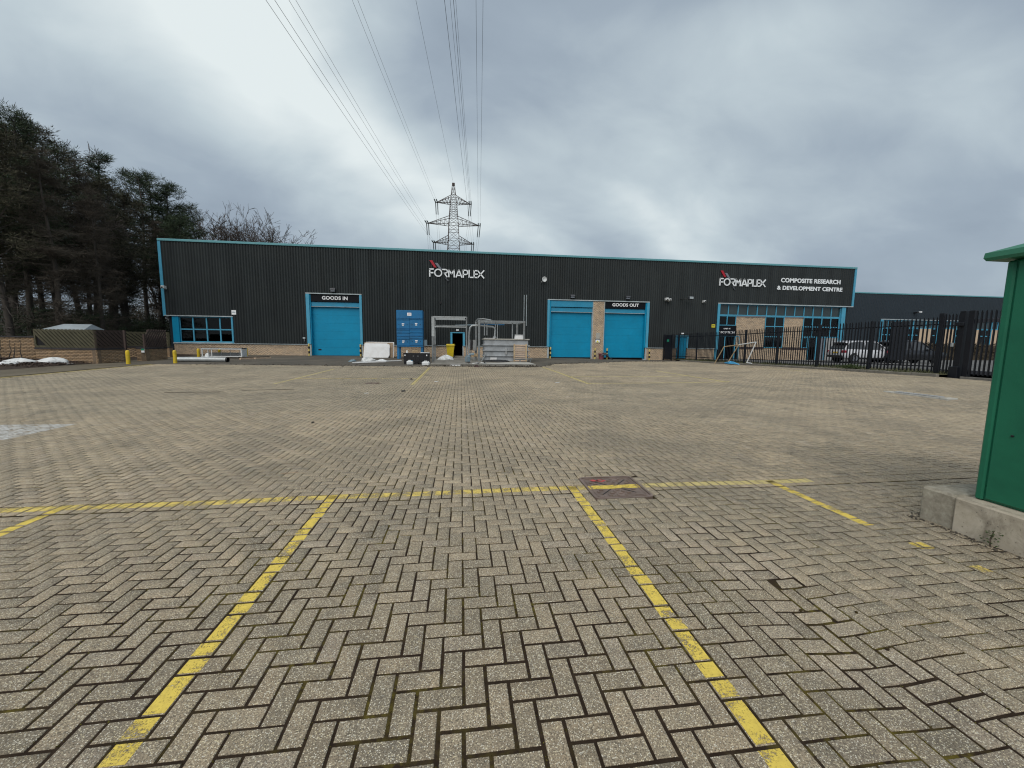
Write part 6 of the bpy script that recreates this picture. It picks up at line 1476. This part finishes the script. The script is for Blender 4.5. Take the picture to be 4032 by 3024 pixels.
def pine_proto(seed, H, Rr, base, slim=1.0, needle='needles', dead=34, cnt=50):
    rg = np.random.default_rng(seed); rd = random.Random(seed)
    t = empty('pine_tree', (0, 0, 0))
    lean = rg.normal(0, .02, 2); tp_ = [Vector((lean[0] * z + .12 * math.sin(z * .5 + seed), lean[1] * z + .1 * math.cos(z * .4), z)) for z in np.linspace(-.3, H * .97, 12)]
    rs = list(np.interp(np.linspace(0, 1, 12), [0, .08, 1], [.25, .19, .03]) * H / 15)
    MB().tube(tp_, rs, 8, False).build('trunk', MAT['bark'], t, 60)
    def trunk_at(z):
        f = np.clip((z + .3) / (H * .97 + .3) * 11, 0, 10.99); i = int(f); return tp_[i].lerp(tp_[i + 1], f - i)
    segs, cents = [], []
    nb = int(78 * slim)
    for k in range(nb):
        u = base + (1 - base) * (k + rg.random()) / nb; z = H * u; prof = (1 - (u - base) / (1 - base)) ** .55 * (.45 + .55 * min(1, (u - base) / .2))
        L = Rr * (prof * rg.uniform(.45, 1.25) + .15); az = rg.uniform(0, 6.28); el = rg.uniform(-.05, .65) + .5 * max(0, u - .7)
        p = trunk_at(z); d = Vector((math.cos(az) * math.cos(el), math.sin(az) * math.cos(el), math.sin(el))); pts = [p]
        for j in range(4): d = (d + Vector(rg.normal(0, .13, 3)) + Vector((0, 0, .05))).normalized(); pts.append(pts[-1] + d * L / 4)
        r0 = .05 * (L / Rr) + .012; segs.append((pts, [r0, r0 * .8, r0 * .6, r0 * .4, r0 * .15]))
        for j in range(max(3, int(7 * L / Rr * 1.3))):
            f = rg.uniform(.25, 1) * 4; i = min(3, int(f)); q = pts[i].lerp(pts[i + 1], f - i); off = Vector(rg.normal(0, .16 * L * .5 + .06, 3)); off.z *= .6
            cents.append(q + off)
            if rg.random() < .5: segs.append(([q, q + off], [.012, .004]))
    for k in range(dead):       # bare lower branches
        u = rg.uniform(.10, base + .18); z = H * u; az = rg.uniform(0, 6.28); L = Rr * rg.uniform(.3, .9); p = trunk_at(z); d = Vector((math.cos(az), math.sin(az), rg.uniform(-.25, .2))); pts = [p]
        for j in range(4): d = (d + Vector(rg.normal(0, .2, 3))).normalized(); pts.append(pts[-1] + d * L / 4)
        segs.append((pts, [.03, .022, .016, .01, .005]))
        for j in range(4): q = pts[rd.randint(1, 4)]; segs.append(([q, q + Vector(rg.normal(0, .4, 3)), q + Vector(rg.normal(0, .55, 3))], [.009, .006, .003]))
    limb_tubes(segs, 4).build('limbs', MAT['bark'], t)
    Vb = blades(np.array([tuple(c) for c in cents]), cnt, .42, .26, .018, rg, .5)
    npmesh('crown', Vb, np.arange(len(Vb)).reshape(-1, 3), MAT[needle], t)
    return t
def larch_proto(seed, H, Rr):
    rg = np.random.default_rng(seed); t = empty('larch_tree', (0, 0, 0))
    tp_ = [Vector((.1 * math.sin(z * .4 + seed), .1 * math.cos(z * .5), z)) for z in np.linspace(-.3, H, 10)]
    MB().tube(tp_, list(np.linspace(.20, .015, 10)), 7, False).build('trunk', MAT['bark'], t, 60)
    segs, tw = [], []
    for k in range(130):
        u = rg.uniform(.08, .99); z = H * u; L = Rr * (1 - u) ** .6 * rg.uniform(.5, 1.1) + .25; az = rg.uniform(0, 6.28); d = Vector((math.cos(az), math.sin(az), rg.uniform(-.1, .35))); pts = [Vector((0, 0, z))]
        for j in range(4): d = (d + Vector(rg.normal(0, .12, 3))).normalized(); pts.append(pts[-1] + d * L / 4)
        segs.append((pts, [.026, .02, .014, .009, .004]))
        for j in range(9): f = rg.uniform(.2, 1) * 4; i = min(3, int(f)); tw.append(tuple(pts[i].lerp(pts[i + 1], f - i)))
    limb_tubes(segs, 3).build('limbs', MAT['bark'], t)
    Vb = blades(np.array(tw), 16, .30, .42, .0075, rg, -.05); npmesh('crown', Vb, np.arange(len(Vb)).reshape(-1, 3), MAT['twigs'], t); return t
MAT['twigs'] = leafmat('twigs', (.06, .05, .04), (.095, .08, .062), (.14, .12, .094))
pines = [pine_proto(101, 15, 3.4, .30), pine_proto(202, 15, 3.3, .27, 1.0, 'needles_brown', 46), pine_proto(303, 15, 2.2, .34, .85), pine_proto(404, 15, 3.8, .40, .8, 'needles', 40, 46), larch_proto(505, 15, 2.8)]
PT = [(-26.5, 26.8, 13.0, 1, 'brownish pine rising at the far left edge of the picture'), (-28.4, 30.1, 15.2, 0, 'tall dark pine, second from the left edge'), (-25.0, 28.2, 12.6, 4, 'brown leafless larch standing right behind the brick garden wall'),
      (-29.3, 33.2, 15.9, 1, 'broad brownish pine at the crest of the left group'), (-31.8, 37.6, 16.2, 0, 'dark pine forming the right shoulder of the left group'), (-33.1, 40.8, 15.2, 1, 'brownish pine on the falling slope of the left group'),
      (-35.3, 45.2, 19.2, 2, 'slim pine with a pointed top standing out alone'), (-32.2, 42.8, 14.4, 0, 'low broad pine between the slim pine and the roof corner'), (-34.8, 49.2, 19.0, 3, 'left of the open crowned pines above the roof corner'),
      (-35.6, 52.3, 19.8, 3, 'middle of the open crowned pines above the roof corner'), (-33.1, 51.0, 18.8, 2, 'right of the open crowned pines above the roof corner'), (-34.0, 55.2, 17.4, 3, 'last pine before the bare trees above the roof'),
      (-24.3, 30.4, 11.0, 4, 'small brown larch just behind the grey shelter roof'), (-27.6, 36.0, 13.5, 1, 'brownish pine between the enclosure and the warehouse corner'), (-26.6, 42.5, 13.0, 2, 'slim pine close to the left end of the warehouse'), (-31.0, 28.0, 14.5, 3, 'broad dark pine partly cut by the left edge'),
      (-29.2, 35.5, 14.8, 4, 'brown larch in the middle of the left group'), (-30.2, 31.5, 15.4, 1, 'brownish pine behind the second pine from the left'),
      (-26.4, 33.0, 12.0, 4, 'thin brown larch in front of the dark trunks'), (-29.8, 39.5, 13.8, 1, 'brownish pine low on the right flank of the left group'), (-30.4, 45.0, 13.0, 4, 'brown larch left of the roof corner'), (-33.4, 36.8, 16.8, 1, 'brownish pine showing over the right shoulder of the left group'), (-28.6, 45.5, 12.5, 0, 'small dark pine against the end of the warehouse')]
used = set()
for k, (x, y, h, v, lb) in enumerate(PT):
    o = pines[v] if v not in used else copy_tree(pines[v]); used.add(v)
    o.location = (x, y, gzf(x, y) - .1); s_ = h / 15; o.scale = (s_ * rng.uniform(.95, 1.12), s_ * rng.uniform(.95, 1.12), s_); o.rotation_euler = (0, 0, k * 1.7)
    tag(o, lb, 'tree', 'larches at the left of the yard' if v == 4 else 'pines at the left of the yard')
def bare_proto(seed, H, spread, depth=6):
    rg = np.random.default_rng(seed); t = empty('bare_tree', (0, 0, 0)); segs, twigs = [], []
    def grow(p, d, L, r, lev):
        pts = [p]; dd = d
        for j in range(3): dd = (dd + Vector(rg.normal(0, .12, 3)) + Vector((0, 0, .04))).normalized(); pts.append(pts[-1] + dd * L / 3)
        r_ = max(r, .023); (segs if lev < 3 else twigs).append((pts, [r_, r_ * .9, r_ * .8, r_ * .7]))
        if lev >= depth: return
        nk = rg.integers(2, 4) if lev < 5 else 2
        for k in range(nk):
            ax = Vector(rg.normal(0, 1, 3)); nd = (dd + ax.normalized() * spread * rg.uniform(.5, 1.1)).normalized(); grow(pts[-1] if k < 2 else pts[2], nd, L * rg.uniform(.66, .86), r * .64, lev + 1)
        if lev >= 2: nd = (d + Vector(rg.normal(0, .7, 3))).normalized(); grow(pts[1], nd, L * .5, r * .4, lev + 2 if lev + 2 <= depth else depth)
    grow(Vector((0, 0, -.3)), Vector((0, 0, 1)), H * .27, H * .016, 0)
    limb_tubes(segs, 6).build('trunk', MAT['bark_grey'], t); limb_tubes(twigs, 3).build('crown', MAT['bark_grey'], t); return t
bares = [bare_proto(11, 20, .62, 8), bare_proto(23, 20, .66, 8)]
for k, (x, y, h, v, lb) in enumerate(((-39.5, 67, 19.5, 1, 'bare tree just right of the pines above the roof'), (-35.6, 69, 22, 0, 'bare tree in the middle of the bare group above the roof'), (-31.0, 70.5, 22, 1, 'bare rounded tree at the right of the bare group above the roof'), (-33.5, 33.8, 18.0, 0, 'bare twiggy tree top at the upper left edge'), (-44, 66, 16, 0, 'fainter bare tree behind the open crowned pines'), (-37.4, 71.5, 20.5, 0, 'paler bare tree filling the bare group above the roof'), (-33.2, 73.5, 22, 1, 'farthest bare tree inside the bare group above the roof'))):
    o = bares[v] if k in (0, 1) else copy_tree(bares[v]); o.location = (x, y, .1); s_ = h / 20; o.scale = (s_, s_, s_); o.rotation_euler = (0, 0, k * 2.1); tag(o, lb, 'tree', 'bare winter trees')
# undergrowth and thicket behind the pines
n = 2300; ux_ = rng.uniform(-46, -23.2, n); uy_ = rng.uniform(27, 62, n); okm = (ux_ < -24 - (uy_ < 31) * 0) & (uy_ - 27 > (-23.5 - ux_) * -.2); ux_, uy_ = ux_[okm], uy_[okm]
ct = np.stack([ux_, uy_, gz(ux_, uy_) + rng.uniform(.1, 2.1, len(ux_)) ** 1.4], 1); Vb = blades(ct, 46, .6, .4, .016, np.random.default_rng(9), .5)
o = npmesh('undergrowth', Vb, np.arange(len(Vb)).reshape(-1, 3), MAT['needles']); tag(o, 'dark tangled undergrowth below the pines', 'undergrowth', kind='stuff')
n = 2600; ang_ = rng.uniform(0, 1, n); ux_ = -75 + 55 * ang_ + rng.normal(0, 1.5, n); uy_ = 64 + 26 * ang_ + rng.normal(0, 3, n)
ct = np.stack([ux_, uy_, rng.uniform(0, 1, n) ** .8 * (6.0 + 1.4 * np.sin(ux_ * .35))], 1); Vb = blades(ct, 34, 1.0, .9, .03, np.random.default_rng(19), .5)
o = npmesh('woodland', Vb, np.arange(len(Vb)).reshape(-1, 3), MAT['hedge_brown']); tag(o, 'far leafless thicket beyond the pines', 'woodland', kind='stuff')
# dark timber fence behind enclosure
tf = empty('timber_fence', (-22, 31, .3), label='dark horizontal rail timber fence below the pines beside the building', cat='fence'); tf.location = (0, 0, 0)
for k in range(6): MB().box(-30 + k * 1.4, -29.9 + k * 1.4, 32.0, 32.1, .2, 1.9).build('post', MAT['timber_brown'], tf)
for z in (.4, .65, .9, 1.15, 1.4, 1.65): MB().box(-30, -22.6, 31.96, 31.995, z, z + .16).build('rail', MAT['timber_brown'], tf)
# hedge in the car park
hd = empty('hedge', (55, 36, .2), label='clipped brown hedge beyond the gate', cat='hedge')
ct = np.stack([rng.uniform(-8, 14, 2200), rng.uniform(-.6, .6, 2200), rng.uniform(.1, 1.65, 2200)], 1); Vb = blades(ct, 14, .25, .2, .03, np.random.default_rng(29), .3)
npmesh('foliage', Vb, np.arange(len(Vb)).reshape(-1, 3), MAT['hedge_brown'], hd); MB().box(-7.9, 13.9, -.45, .45, 0, 1.4).build('core', MAT['hedge_brown'], hd)
wt = empty('weed', (18.75, 16.6, gzf(18.8, 16.6) + .08), label='green weed clump growing through the fence at the kerb', cat='weed')
Vb = blades(np.stack([rng.normal(0, .12, 40), rng.normal(0, .25, 40), rng.uniform(.02, .15, 40)], 1), 14, .1, .14, .012, np.random.default_rng(39), .6); npmesh('leaves', Vb, np.arange(len(Vb)).reshape(-1, 3), MAT['weed'], wt)
